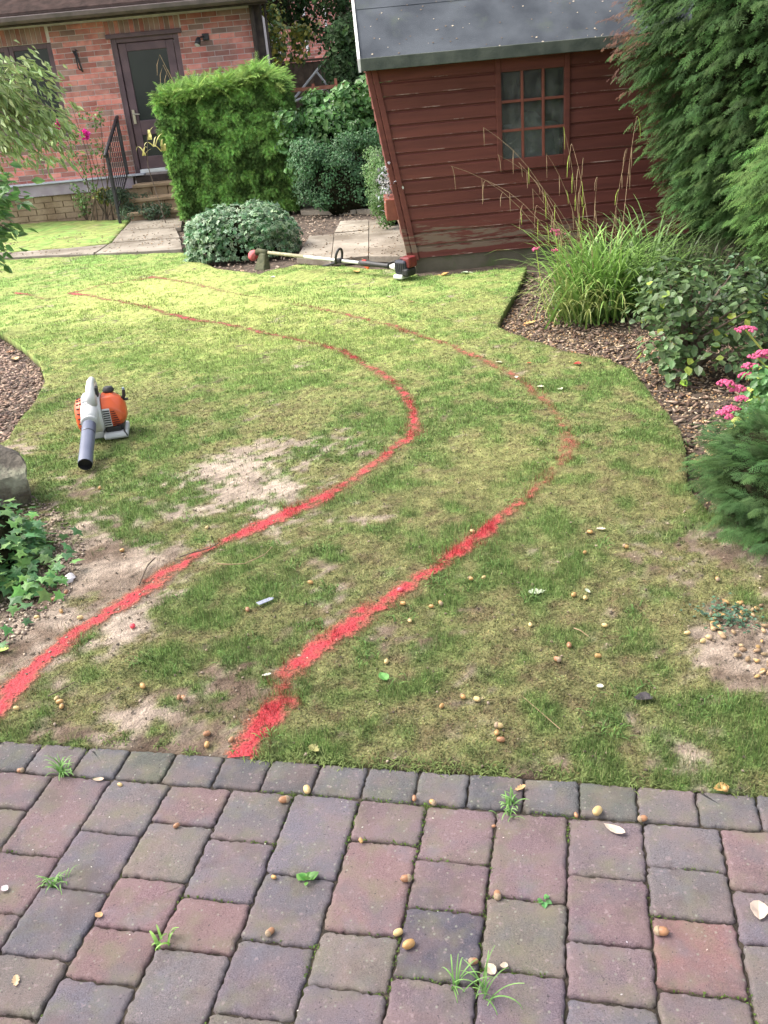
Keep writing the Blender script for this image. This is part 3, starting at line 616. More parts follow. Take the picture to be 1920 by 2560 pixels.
part(rf, 'roof', mat('roof_tile', (.035,.025,.022), (.06,.04,.035), scale=8, rough=1, spec=.05, bump=1, bscale=6, bdist=.03), house)
sf = MB().box(HX0-.3, HX1+.28, YH-.38, YH-.005, 2.78, 2.80).box(HX0-.3, HX1+.28, YH-.41, YH-.382, 2.74, 2.90); part(sf, 'eave_board', MDKW, house)
gt = MB().prism([(YH-.55+.1*0, 2.86), (YH-.54, 2.80), (YH-.50, 2.765), (YH-.45, 2.765), (YH-.413, 2.80), (YH-.413, 2.86)], HX0-.3, HX1+.3, 'x'); part(gt, 'gutter', mat('brown_gutter', (.10,.08,.07), (.16,.12,.11), rough=.5), house, bevel=.01)
cp = MB().box(HX1-.002, HX1+.16, YH-.05, YH+.12, .1, 2.78).tube([(HX1+.03, YH-.12, 2.78), (HX1+.05, YH-.12, .2)], .035, 10).tube([(HX1+.22, YH-.02, 2.78), (HX1+.24, YH-.02, .2)], .02, 8); part(cp, 'corner_post', MDKW, house, bevel=.004)
part(MB().box(HX0, -3.47, YH-.13, YH, .40, .575), 'plinth', MPLINTH, house, bevel=.01)
part(MB().box(HX0, -3.28, YH-.17, YH-.003, .578, .605), 'plinth_ledge', MLEDGE, house, bevel=.006)
fb = MB()
for r_ in range(5):
    for i in range(30):
        x = HX0+i*.3+(r_ % 2)*.15; fb.box(x, x+.285, YH-.09, YH+.1, -.05+r_*.09, .03+r_*.09)
fb.box(HX0, HX1, YH-.07, YH+.2, -.2, .40); part(fb, 'footing', MSTEP, house)
# window
wi = empty('window', (0, 0, 0)); wi.parent = house; wi.location = -Vector(house.location)
def sub(b, name, m, par, **k): return b.build(name, m, par, **k)
win = MB(); zb, zt = 1.28, 2.53; y0, y1 = YH+.03, YH+.09
for a, c in ((-6.4, -6.32), (-4.41, -4.33), (-5.06, -4.99), (-4.985, -4.92)): win.box(a, c, y0, y1, zb, zt)
win.box(-6.32, -5.06, y0, y1, zt-.07, zt-.001); win.box(-4.92, -4.41, y0, y1, zt-.07, zt-.001); win.box(-6.32, -5.06, y0, y1, zb+.001, zb+.08); win.box(-4.92, -4.41, y0, y1, zb+.001, zb+.08)
wf = sub(win, 'window_frame', MFRAME, wi, bevel=.005)
sub(MB().box(-6.32, -5.06, YH+.055, YH+.065, zb+.08, zt-.07).box(-4.92, -4.41, YH+.055, YH+.065, zb+.08, zt-.07), 'window_pane', MGLASS, wi)
sub(MB().box(-6.45, -4.28, YH-.05, YH+.028, zb-.06, zb-.003), 'window_sill', MFRAME, wi, bevel=.008)
# door
dr = empty('door', (0, 0, 0)); dr.parent = house; dr.location = -Vector(house.location)
df = MB(); df.box(-3.44, -3.36, YH+.01, YH+.12, .59, 2.52).box(-2.50, -2.42, YH+.01, YH+.12, .59, 2.52).box(-3.36, -2.50, YH+.01, YH+.12, 2.44, 2.519); sub(df, 'door_frame', MFRAME, dr, bevel=.006)
sub(MB().box(-3.50, -2.36, YH-.04, YH-.008, 2.50, 2.56), 'door_hood', MFRAME, dr, bevel=.006)
dl = MB(); a, c = -3.35, -2.51
for q in ((a, a+.12, .66, 2.43), (c-.12, c, .66, 2.43)): dl.box(q[0], q[1], YH+.03, YH+.08, q[2], q[3])
dl.box(a+.12, c-.12, YH+.031, YH+.079, 2.32, 2.43).box(a+.12, c-.12, YH+.031, YH+.079, 1.15, 1.36).box(a+.12, c-.12, YH+.031, YH+.079, .66, .84)
sub(dl, 'door_leaf', MFRAME, dr, bevel=.008)
sub(MB().box(a+.12, c-.12, YH+.05, YH+.06, 1.36, 2.32).box(a+.12, c-.12, YH+.05, YH+.06, .84, 1.15), 'door_glass', MGLASS, dr)
sub(MB().box(-3.36, -2.50, YH-.02, YH+.1, .60, .655), 'door_sill', MWHITE, dr, bevel=.006)
hd = MB(); hd.box(a+.03, a+.07, YH+.005, YH+.028, 1.32, 1.52); hd.tube([(a+.05, YH+.02, 1.46), (a+.05, YH-.03, 1.46), (a+.15, YH-.03, 1.45)], .011, 8); sub(hd, 'door_handle', mat('brass', (.5,.45,.35), rough=.3, metal=1), dr)
# things on the wall
lamp = empty('wall_lamp', (-2.06, YH-.01, 2.39)); tag(lamp, 'small spotlight on the brick wall right of the brown door', 'lamp')
MB().box(-.0, .1, -.03, 0, -.02, .07).tube([(.03, -.03, .03), (-.02, -.1, .02), (-.05, -.12, -.01)], .012, 8).build('bracket', MMETAL, lamp, bevel=.004)
MB().lathe([(.02, .07), (.035, .05), (.042, 0), (.045, -.05)], 16, M=Matrix.Translation((-.06, -.13, -.04)) @ Euler((-.5, .3, 0)).to_matrix().to_4x4()).build('lamp_head', MMETAL, lamp, smooth=True)
MB().lathe([(.0, -.054), (.041, -.053), (.041, -.048), (0, -.047)], 16, M=Matrix.Translation((-.06, -.13, -.04)) @ Euler((-.5, .3, 0)).to_matrix().to_4x4()).build('lens', MWHITE, lamp)
hk = MB().tube([(-.05, 0, .1), (-.04, -.05, .12), (0, -.12, .04), (.0, -.1, -.12), (.03, -.01, -.16)], .010, 6).tube([(.0, 0, .12), (.0, -.06, .13), (.03, -.12, .05), (.04, -.06, -.15)], .009, 6).tube([(-.03, -.008, .12), (.03, -.008, -.17)], .012, 6).build('hanging_basket_bracket', MMETAL, None, loc=(-3.97, YH-.005, 2.27)); tag(hk, 'black iron scroll bracket on the brick wall between window and door', 'bracket')
# steps
st = empty('door_steps', (-2.9, 14.9, 0)); tag(st, 'two shallow brown stone steps below the brown door', 'steps')
for i, (ya, yb, z) in enumerate([(14.72, YH-.1, .47), (14.30, 14.718, .30), (14.05, 14.298, .13)]):
    b = MB().box(-3.42, -1.9, ya-.03, yb, z-.05, z); under(b.build('tread', MSTEP, None, bevel=.01), st)
    b = MB()
    for j in range(6): b.box(-3.38+j*.25, -3.38+j*.25+.24, ya, yb-.001, z-.22, z-.052)
    under(b.build('riser', MSTEP, None, bevel=.008), st)
part(MB().box(-3.42, -2.3, YH-.14, YH-.001, .472, .568), 'threshold', MDKW, house, bevel=.006)
# railing
rl = empty('hand_railing', (-3.52, 14.0, 0)); tag(rl, 'black iron handrail with thin bars beside the house steps', 'railing')
def ry(t): return 13.95+1.15*t
def part2(b, name): return under(b.build(name, MMETAL, None, bevel=.003), rl)
part2(MB().box(-3.545, -3.505, ry(0)-.02, ry(0)+.02, 0, 1.0), 'post'); part2(MB().box(-3.565, -3.525, ry(1)-.02, ry(1)+.02, .4, 1.42), 'post')
part2(MB().tube([(-3.525, ry(-.08), .95), (-3.525, ry(0), 1.0), (-3.545, ry(1), 1.43), (-3.545, ry(1.04), 1.44)], .028, 8), 'handrail')
part2(MB().tube([(-3.525, ry(0), .2), (-3.545, ry(1), .62)], .012, 6), 'bottom_rail')
for i in range(1, 9):
    t = i/9; part2(MB().tube([(-3.525-.02*t, ry(t), .2+.42*t), (-3.525-.02*t, ry(t), 1.0+.43*t)], .008, 6), 'bar')
# ================================================================== SHED
YS = 8.30
MSHED = mat('red_stained_timber', (.12,.037,.029), (.175,.053,.04), scale=5, rough=.7, bump=.45, bscale=22, bdist=.004, stretch=(.25,3,3), c3=(.10,.03,.022), c3scale=2.5, c3lo=.52, c3hi=.7, rnd=.08, spec=.3)
def _wear():
    """paint worn off the low boards: grey wood showing through"""
    n = MSHED.node_tree.nodes; l = MSHED.node_tree.links; p = n['Principled BSDF']; cur = p.inputs['Base Color'].links[0].from_socket
    tc = n.new('ShaderNodeTexCoord'); sp = n.new('ShaderNodeSeparateXYZ'); l.new(tc.outputs['Object'], sp.inputs[0])
    mp = n.new('ShaderNodeMapping'); mp.inputs['Scale'].default_value = (2, 2, 14); l.new(tc.outputs['Object'], mp.inputs[0])
    nz = n.new('ShaderNodeTexNoise'); nz.inputs['Scale'].default_value = 2.2; nz.inputs['Detail'].default_value = 8; nz.inputs['Roughness'].default_value = .65; l.new(mp.outputs[0], nz.inputs['Vector'])
    zr = n.new('ShaderNodeMapRange'); zr.inputs[1].default_value = .16; zr.inputs[2].default_value = .50; zr.inputs[3].default_value = .21; zr.inputs[4].default_value = -.13; l.new(sp.outputs[2], zr.inputs[0])
    z2 = n.new('ShaderNodeMapRange'); z2.inputs[1].default_value = .12; z2.inputs[2].default_value = .14; z2.inputs[3].default_value = -.25; z2.inputs[4].default_value = 0; l.new(sp.outputs[2], z2.inputs[0])
    xr = n.new('ShaderNodeMapRange'); xr.inputs[1].default_value = .4; xr.inputs[2].default_value = 2.4; xr.inputs[3].default_value = .05; xr.inputs[4].default_value = -.05; l.new(sp.outputs[0], xr.inputs[0])
    a = n.new('ShaderNodeMath'); l.new(nz.outputs[0], a.inputs[0]); l.new(zr.outputs[0], a.inputs[1]); b = n.new('ShaderNodeMath'); l.new(a.outputs[0], b.inputs[0]); l.new(z2.outputs[0], b.inputs[1])
    c = n.new('ShaderNodeMath'); l.new(b.outputs[0], c.inputs[0]); l.new(xr.outputs[0], c.inputs[1])
    r = n.new('ShaderNodeMapRange'); r.inputs[1].default_value = .60; r.inputs[2].default_value = .68; l.new(c.outputs[0], r.inputs[0])
    m = n.new('ShaderNodeMix'); m.data_type = 'RGBA'; l.new(r.outputs[0], m.inputs[0]); l.new(cur, m.inputs[6]); m.inputs[7].default_value = (.20,.14,.10,1); l.new(m.outputs[2], p.inputs['Base Color'])
_wear()
MFELT = mat('roofing_felt', (.030,.036,.046), (.068,.077,.09), scale=3.5, rough=.85, bump=.6, bscale=160, bdist=.004, c3=(.065,.08,.06), c3scale=3, c3lo=.58, c3hi=.8, detail=12)
MFELTE = mat('mossy_felt_edge', (.06,.07,.06), (.11,.12,.10), scale=9, rough=.9, bump=.6, bscale=60)
shed = empty('garden_shed', (1.6, YS, 0)); tag(shed, 'dark red timber playhouse shed with grey felt roof and nine pane window', 'shed')
def xl(z): return .485-.155*z      # leaning left corner
def xr_(z): return 3.0+.1*z
SW = (1.273, 1.905, .757, 1.66)       # window trim outer x0,x1,z0,z1
b = MB(); pitch = .113; z = .075; i = 0
while z < 1.68:
    z1 = min(z+pitch, 1.69)
    def board(xa, xb, xa2, xb2):
        # profile: lip at the bottom, groove at the top
        pr = [(0, z+.001), (-.020, z+.001), (-.023, z+.003), (-.0215, z+.010), (-.020, z1-.022), (-.008, z1-.012), (-.008, z1-.001), (0, z1-.001)]
        n = len(pr); vs = [(xa+(xa2-xa)*(q-z)/pitch, YS+p, q) for p, q in pr]+[(xb+(xb2-xb)*(q-z)/pitch, YS+p, q) for p, q in pr]
        b.add(vs, [tuple(range(n))[::-1], tuple(range(n, 2*n))]+[(k, (k+1) % n, n+(k+1) % n, n+k) for k in range(n) if k != 2]); b.add([vs[2], vs[3], vs[n+3], vs[n+2]], [(0, 1, 2, 3)], 1)
    if z1 > SW[2]+.04 and z < SW[3]-.04:
        board(xl(z), SW[0]+.03, xl(z1), SW[0]+.03); board(SW[1]-.03, xr_(z), SW[1]-.03, xr_(z1))
    else: board(xl(z), xr_(z), xl(z1), xr_(z1))
    z += pitch; i += 1
MLIP = mat('worn_board_lip', (.12,.034,.024), (.16,.05,.035), scale=5, rough=.7, bump=.3, stretch=(1.4,3,3), c3=(.40,.27,.22), c3scale=4, c3lo=.53, c3hi=.66)
part(b, 'front_wall', [MSHED, MLIP], shed)
b = MB(); YB = 10.05; z = .075
while z < 1.68:
    z1 = z+pitch; zt_ = min(z1, 1.69)
    vs = [(xl(z), YS+.002, z), (xl(z)-.018, YS+.002, z), (xl(zt_)-.005, YS+.002, zt_-.003), (xl(zt_), YS+.002, zt_-.003)]; vs += [(x, YB, zz) for x, y, zz in vs]
    b.add(vs, [(0,1,2,3), (7,6,5,4), (0,4,5,1), (1,5,6,2), (2,6,7,3), (3,7,4,0)]); z = z1
b.box(xr_(0)-.01, xr_(0)+.02, YS+.003, YB, .07, 1.7).box(.5, 2.7, YB, YB+.02, .07, 1.7)
ym = (YS-.18+YB+.18)/2
b.add([(xl(1.69), YS+.002, 1.69), (xl(1.69), YB, 1.69), (xl(1.69)-.02, ym, 2.55), (xl(1.69)+.03, YS+.002, 1.69), (xl(1.69)+.03, YB, 1.69), (xl(1.69)+.01, ym, 2.55)], [(0,1,2), (5,4,3), (0,2,5,3), (1,4,5,2), (0,3,4,1)])
part(b, 'side_wall', MSHED, shed)
b = MB()
for zz in (0,):
    b.add([(xl(0)-.045, YS-.03, .0), (xl(0)+.0, YS-.03, .0), (xl(1.69)+.0, YS-.03, 1.69), (xl(1.69)-.045, YS-.03, 1.69), (xl(0)-.045, YS+.03, .0), (xl(0)+.0, YS+.03, .0), (xl(1.69)+.0, YS+.03, 1.69), (xl(1.69)-.045, YS+.03, 1.69)],
      [(0,1,2,3), (7,6,5,4), (0,4,5,1), (1,5,6,2), (2,6,7,3), (3,7,4,0)])
    b.add([(xl(0)+.003, YS-.036, .06), (xl(0)+.05, YS-.036, .06), (xl(1.69)+.05, YS-.036, 1.69), (xl(1.69)+.003, YS-.036, 1.69), (xl(0)+.003, YS-.0225, .06), (xl(0)+.05, YS-.0225, .06), (xl(1.69)+.05, YS-.0225, 1.69), (xl(1.69)+.003, YS-.0225, 1.69)],
      [(0,1,2,3), (7,6,5,4), (0,4,5,1), (1,5,6,2), (2,6,7,3), (3,7,4,0)])
part(b, 'corner_trim', MSHED, shed, bevel=.004)
part(MB().box(.50, 2.72, YS-.008, YS+.06, -.06, .073).box(.55, 2.7, YS+.1, YB-.05, .07, .09), 'base_bearer', mat('weathered_bearer', (.10,.09,.06), (.16,.14,.10), scale=5, rough=.9, bump=.5, c3=(.10,.13,.05), c3scale=4), shed)
wn = empty('window', (0,0,0)); wn.parent = shed; wn.location = -Vector(shed.location)
b = MB(); x0, x1, z0, z1 = SW; yf = YS-.042
b.box(x0, x0+.047, yf, YS+.02, z0, z1).box(x1-.047, x1, yf, YS+.02, z0, z1).box(x0+.047, x1-.047, yf+.002, YS+.02, z1-.125, z1).box(x0+.047, x1-.047, yf+.002, YS+.02, z0, z0+.093)
sub(b, 'window_frame', MSHED, wn, bevel=.005)
MBAR = mat('red_glazing_bar', (.19,.055,.035), (.25,.075,.05), scale=12, rough=.5, bump=.2)
b = MB(); ix0, ix1, iz0, iz1 = x0+.047, x1-.047, z0+.093, z1-.125
for k in (1, 2):
    xx = ix0+(ix1-ix0)*k/3; b.box(xx-.011, xx+.011, YS-.03, YS-.006, iz0, iz1)
    zz = iz0+(iz1-iz0)*k/3; b.box(ix0, ix1, YS-.027, YS-.008, zz-.011, zz+.011)
sub(b, 'glazing_bar', MBAR, wn, bevel=.003)
MSG = bpy.data.materials.new('shed_glass'); MSG.use_nodes = True
def _gl():
    n = MSG.node_tree.nodes; l = MSG.node_tree.links; gl = n.new('ShaderNodeBsdfGlossy'); gl.inputs['Roughness'].default_value = .05; gl.inputs['Color'].default_value = (.8, .85, .9, 1)
    tr = n.new('ShaderNodeBsdfTransparent'); tr.inputs[0].default_value = (.75, .78, .76, 1); f = n.new('ShaderNodeFresnel'); f.inputs[0].default_value = 1.35; ms = n.new('ShaderNodeMixShader')
    l.new(f.outputs[0], ms.inputs[0]); l.new(tr.outputs[0], ms.inputs[1]); l.new(gl.outputs[0], ms.inputs[2]); du = n.new('ShaderNodeBsdfDiffuse'); du.inputs[0].default_value = (.35, .36, .34, 1); nz = n.new('ShaderNodeTexNoise'); nz.inputs['Scale'].default_value = 7; nz.inputs['Detail'].default_value = 6; mr = n.new('ShaderNodeMapRange'); mr.inputs[1].default_value = .4; mr.inputs[2].default_value = .75; mr.inputs[3].default_value = .06; mr.inputs[4].default_value = .3; l.new(nz.outputs[0], mr.inputs[0]); m2 = n.new('ShaderNodeMixShader'); l.new(mr.outputs[0], m2.inputs[0]); l.new(ms.outputs[0], m2.inputs[1]); l.new(du.outputs[0], m2.inputs[2]); l.new(m2.outputs[0], n['Material Output'].inputs[0])
_gl()
sub(MB().box(ix0-.01, ix1+.01, YS-.008+.002, YS-.002, iz0-.01, iz1+.01), 'window_pane', MSG, wn)
bx_ = empty('storage_box', (1.62, YS+.35, .0)); tag(bx_, 'pale grey bag heaped inside the shed, seen through the window', 'bag')
MBAGG = mat('grey_bag', (.42,.40,.40), (.6,.58,.58), scale=6, rough=.8, bump=.8, bscale=7, bdist=.05)
MB().blob((0, 0, .62), (.27, .16, .58), 20, 14, jit=.03).build('sack', MBAGG, bx_, smooth=True); MB().box(-.22, .30, .05, .3, .1, 1.1).build('sack_panel', MBAGG, bx_, bevel=.05)
# roof: two slopes, gable left edge
ze = 1.70; yr, zr_ = ym, 2.62; ye = YS-.20; ye2 = YB+.2
def slope(y0, z0, y1, z1, th, x0, x1):
    return [(x0, y0, z0), (x1, y0, z0), (x1, y1, z1), (x0, y1, z1), (x0, y0, z0+th), (x1, y0, z0+th), (x1, y1, z1+th), (x0, y1, z1+th)]
cube_f = [(0,3,2,1),(4,5,6,7),(0,1,5,4),(1,2,6,5),(2,3,7,6),(3,0,4,7)]
RX0, RX1 = .15, 3.15
b = MB(); b.add(slope(ye, ze, yr, zr_, .022, RX0, RX1), cube_f); b.add(slope(ye2, ze, yr+.001, zr_, .022, RX0, RX1), cube_f)
for t in (.42, .84):   # felt laps
    yy = ye+(yr-ye)*t; zz = ze+(zr_-ze)*t; b.add(slope(yy, zz+.0235, yr-.002, zr_+.0235, .003, RX0+.002, RX1-.002), cube_f)
for k in range(170):
    t = random.random()**1.3; x = random.uniform(RX0+.05, RX1-.1); yy = ye+(yr-ye)*t*.98; zz = ze+(zr_-ze)*t*.98+.026; q = random.uniform(.003, .010)
    b.add([(x-q, yy, zz), (x, yy-q*.6, zz-q*.5), (x+q*1.2, yy, zz+.002), (x, yy+q*.6, zz+q*.5+.002)], [(0, 1, 2, 3)], 1 if random.random() < .6 else 2)
part(b, 'roof_felt', [MFELT, BARK, mat('pale_litter', (.4,.34,.25), (.5,.42,.32))], shed)
b = MB(); b.box(RX0-.004, RX1, ye-.012, ye-.001, ze-.065, ze+.03); part(b, 'felt_edge', MFELTE, shed, bevel=.006)
b = MB(); b.add(slope(ye-.01, ze-.07, yr, zr_-.06, .10, RX0-.024, RX0-.003), cube_f); part(b, 'bargeboard', mat('pale_bargeboard', (.62,.60,.58), (.75,.73,.70), scale=8, rough=.6), shed)
part(MB().box(RX0+.02, RX1-.1, ye+.01, YS-.024, ze-.06, ze-.02), 'soffit', MSHED, shed)
# ================================================================== BEHIND
fence = empty('garden_fence', (-.8, 20, 0)); tag(fence, 'dark brown close boarded fence in the gap beyond the house', 'fence')
b = MB()
for i in range(70): x = -3.2+i*.1; b.box(x, x+.11, 20+(i % 2)*.012, 20.02+(i % 2)*.012, 0, 2.1+random.uniform(-.01, .01))
b.box(-3.2, 3.8, 19.96, 19.995, 2.11, 2.15); MF = mat('fence_timber', (.07,.05,.035), (.12,.085,.06), scale=8, rough=.9, bump=.5, rnd=.2)
under(b.build('boards', MF, None), fence)
for x in (-3.2, -1.4, .4, 2.2): under(MB().box(x, x+.1, 19.86, 19.955, 0, 2.2).build('post', MF, None), fence)
nb = empty('neighbour_house', (0, 28, 0)); tag(nb, 'red brick house far behind the fence with white downpipe', 'house')
b = MB(); z = 0; r_ = 0
while z < 6.5:
    for i in range(-14, 22):
        x = i*.225-(r_ % 2)*.11-1.2
        b.box(x, x+.213, 28, 28.1, z, z+.064)
    z += .075; r_ += 1
b.box(-4.5, 4.5, 28.006, 28.3, 0, 6.6, 1); under(b.build('wall', [MBRICK, MMORT], None), nb)
under(MB().tube([(-.93, 27.9, 6), (-.93, 27.9, 2.6)], .04, 8).tube([(-.35, 27.9, 6), (-.35, 27.9, 3.0)], .03, 8).build('downpipe', MWHITE, None), nb)
under(MB().prism([(27.5, 6.5), (30, 9), (32.5, 6.5)], -5, 5, 'x').build('roof', mat('far_roof', (.12,.06,.05), (.17,.09,.07)), None), nb)
fr = empty('metal_frame', (-.6, 16, 0)); tag(fr, 'white tubular metal frame standing behind the trellis', 'frame')
for q in ([(-.95,16,1.36), (-.33,16,1.93)], [(-.44,16,1.84), (-.28,16.1,1.62)], [(-.86,16,1.42), (-.2,16,1.60)], [(-.88,16,1.45), (-.75,16,.02)], [(-.28,16.1,1.62), (-.2,16.1,.0)], [(-.95,16,1.36), (-.93,16,.01)]):
    under(MB().tube(q, .018, 8).build('tube', MWHITE, None), fr)
MTR = mat('red_brown_trellis', (.22,.08,.05), (.30,.12,.08), scale=9, rough=.8, bump=.3)
tl = empty('garden_trellis', (-.3, 14.2, 0)); tag(tl, 'red brown wooden trellis half buried in climbing leaves', 'trellis')
for x in (-1.2, -.85, -.45, -.12, .2): under(MB().box(x-.02, x+.02, 14.16, 14.2, 0, 1.6+.12*(x+.8) if x < 0 else 1.55).build('upright', MTR, None), tl)
for z, x0, x1 in ((1.58, -1.2, .0), (1.36, -.5, .3), (1.0, -1.2, .2), (.6, -1.2, .2)): under(MB().box(x0, x1, 14.125, 14.155, z-.025, z+.025, M=Matrix.Translation((0,0,0))).build('rail', MTR, None), tl)
# planter hanging on the shed side
pt = empty('potted_plant', (.30, YS+.25, 0)); tag(pt, 'wilting silvery plant in a red wooden trough on the left side of the shed', 'plant')
under(MB().box(.27, .385, YS+.02, YS+.5, .42, .60).build('trough', MBAR, None, bevel=.006), pt)
n = 260; P = A_(.31, YS+.22, .72)+RS.normal(size=(n, 3))*A_(.05, .12, .10)
o = foliage('foliage', [scatter(T_small(), P, frames(rdir(n)), RS.uniform(.02, .05, n), rcol(n, (.28,.30,.30), .5), rcol(n, (.4,.4,.42), .4))], LEAFM); under(o, pt)
# ================================================================== VEGETATION
def clumps(centers, rad, n, size, T, base, rim=None, up=.5, outw=.5, center=None, var=.3, flatten=.8):
    C_ = np.array(centers, float); ci = RS.randint(0, len(C_), n); d = rdir(n); r = rad if np.isscalar(rad) else np.array(rad)[ci]
    rr = (np.ones(n)*r)[:, None]*(RS.uniform(.45, 1.08, (n, 1))); P = C_[ci]+d*rr*A_(1, 1, flatten)
    cen = P*0+(C_.mean(0) if center is None else np.array(center)); o = P-cen; o /= np.linalg.norm(o, axis=1, keepdims=True)+1e-6
    N = d*.6+o*outw+A_(0, 0, up)+rdir(n)*.45
    D = np.cross(N, rdir(n))+A_(0, 0, -.25); M = frames(D, N); cv = (1+RS.uniform(-.2, .25, len(C_)))[ci][:, None]
    c = rcol(n, base, var)*cv; rm = c*1.25 if rim is None else rcol(n, rim, var)*cv
    return scatter(T, P, M, RS.uniform(size[0], size[1], n), c, np.clip(rm, 0, 1))
def shell_pts(n, c, r, zmin=-9, front=False):
    P = rdir(n*3)*A_(*r)+A_(*c); P = P[P[:, 2] > zmin][:n]; return P
def plant(name, loc, label, cat, group=None):
    return tag(empty(name, loc), label, cat, group)
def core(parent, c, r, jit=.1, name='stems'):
    b = MB().blob(c, r, 18, 12, jit=jit); o = b.build(name, DARKCORE, None, smooth=True); return under(o, parent)  # one solid dark blob filling the plant
# -- box hedge (clipped conifer)
hg = plant('clipped_hedge', (-1.75, 14.1, 0), 'tall box clipped conifer hedge with feathery light green top', 'hedge')
hx0, hx1, hy0, hy1, hz1 = -2.62, -.80, 13.55, 14.6, 1.68
b = MB().box(hx0+.14, hx1-.14, hy0+.14, hy1-.1, 0, hz1-.08); o = b.build('inner_core', DARKCORE, None); under(o, hg)
def hedge_side(n, face):
    u = RS.uniform(0, 1, n); v = RS.uniform(0, 1, n)**.95; z = .05+v*(hz1-.02); bul = .10*np.sin(np.pi*np.clip(v, 0, 1))+.07*(fbm(u*9, v*9, 3, 7)-.5)*2
    tap = (1-v)*.10
    if face == 'f': x = hx0+tap+(hx1-hx0-tap*1.3)*u; P = np.stack([x, hy0-bul+.06, z], 1); N = np.tile(A_(0,-1,.1), (n, 1))
    if face == 'l': y = hy0+(hy1-hy0)*u; P = np.stack([hx0+tap-bul*.6+.05, y, z], 1); N = np.tile(A_(-1,0,.1), (n, 1))
    if face == 'r': y = hy0+(hy1-hy0)*u; P = np.stack([hx1-tap*.4+bul*.6-.05, y, z], 1); N = np.tile(A_(1,0,.1), (n, 1))
    P = P+rdir(n)*.03*A_(1,1,1)
    D = N*RS.uniform(.2, 1.0, (n, 1))+A_(0,0,-.55)+rdir(n)*.65
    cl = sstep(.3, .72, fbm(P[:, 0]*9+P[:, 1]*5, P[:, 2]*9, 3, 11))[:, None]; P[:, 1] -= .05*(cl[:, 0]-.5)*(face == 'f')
    c = rcol(n, (.14,.26,.06), .35)*(.38+1.15*cl)  # recessed clumps coloured darker, shade of the gaps put into the foliage colour
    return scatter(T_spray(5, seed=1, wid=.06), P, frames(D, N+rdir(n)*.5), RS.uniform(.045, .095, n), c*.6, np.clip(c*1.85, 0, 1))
n = 4200; xx = RS.uniform(hx0+.08, hx1-.10, n); yy = RS.uniform(hy0-.05, hy1, n)
topz = hz1-.05-.10*np.abs((xx-(hx0+hx1)/2)/.9)**4+.16*fbm((xx+4)*2.2, yy*2, 3, 13)+.12*np.exp(-((xx+1.18)/.13)**2)*sstep(14.6, 13.7, yy)+.10*sstep(-2.4,-1.2, xx)
D = np.stack([(xx-(hx0+hx1)/2)*.22, -.25+RS.normal(size=n)*.3, .75+RS.uniform(-.3, .3, n)], 1)+rdir(n)*.55
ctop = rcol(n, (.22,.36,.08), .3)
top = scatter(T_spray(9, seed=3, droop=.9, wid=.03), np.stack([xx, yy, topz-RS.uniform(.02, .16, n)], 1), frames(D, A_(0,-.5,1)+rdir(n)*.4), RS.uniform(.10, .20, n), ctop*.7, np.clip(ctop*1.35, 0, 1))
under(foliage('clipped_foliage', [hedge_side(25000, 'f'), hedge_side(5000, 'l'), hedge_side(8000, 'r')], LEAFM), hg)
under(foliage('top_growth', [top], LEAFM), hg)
# -- variegated ivy mound
iv = plant('ivy_mound', (-1.3, 10.15, 0), 'round low mound of cream edged variegated ivy in front of the clipped hedge', 'ivy')
core(iv, (-1.28, 10.2, .2), (.56, .5, .26))
n = 6500; d = rdir(n); d[:, 2] = np.abs(d[:, 2])*1.0-.12; q = 1+.09*(fbm(d[:, 0]*4+9, d[:, 1]*4+d[:, 2]*4, 3, 5)-.5)*2
d = np.sign(d)*np.abs(d)**.7; P = A_(-1.28, 10.2, .06)+d*A_(.60, .58, .47)*q[:, None]*RS.uniform(.9, 1.04, (n, 1)); P[:, 2] = np.maximum(P[:, 2], .02)
s2 = np.abs(d[:, 0])**3*.0
c = rcol(n, (.045,.11,.04), .4); rm = rcol(n, (.33,.46,.28), .35); gr = RS.uniform(0, 1, n) < .4; rm[gr] = c[gr]*1.6
under(foliage('foliage', [scatter(T_ivy(), P, frames(rdir(n)+A_(0,0,-.6), d+A_(0,-.2,.5)+rdir(n)*.5), RS.uniform(.03, .062, n), c, rm)], LEAF), iv)
# -- shrubs between hedge and shed
cl = plant('climbing_shrub', (-.1, 13.6, 0), 'leafy green climber spilling over the trellis between hedge and shed', 'shrub')
core(cl, (-.1, 13.9, .6), (.8, .35, .75))
cc = [(RS.uniform(-.85, .45), RS.uniform(13.3, 13.9), z_) for z_ in RS.uniform(.5, 1.25, 40)]+[(RS.uniform(-.1, .42), 13.5, RS.uniform(1.0, 1.6)) for _ in range(14)]+[(RS.uniform(-.8, -.3), 13.9, RS.uniform(1.1, 1.45)) for _ in range(8)]
under(foliage('foliage', [clumps(cc, .19, 5200, (.06, .12), T_leaf(.36), (.085,.19,.045), center=(-.1, 15, .8)), clumps(cc[:40], .2, 5000, (.03, .06), T_leaf(.3), (.06,.14,.04), center=(-.1, 15, .8))], LEAF), cl)
b = MB()
for i in range(14):
    x = RS.uniform(-.7, .4); b.tube([(x, 13.8, 0), (x+RS.uniform(-.1, .1), 13.7, .6), (x+RS.uniform(-.3, .3), 13.55, 1.3)], [.014, .01, .004], 6)
under(b.build('branches', BARK, None), cl)
sb = plant('small_leaved_shrub', (.05, 12.9, 0), 'dense blue green small leaved shrub at the foot of the climber', 'shrub')
core(sb, (.0, 13.15, .3), (.66, .3, .42))
cc = [(RS.uniform(-.75, .5), RS.uniform(12.8, 13.2), RS.uniform(.15, .95)) for _ in range(80)]
under(foliage('foliage', [clumps(cc, .15, 15000, (.018, .042), T_leaf(.35), (.07,.16,.06), center=(-.1, 14.2, .4))], LEAF), sb)
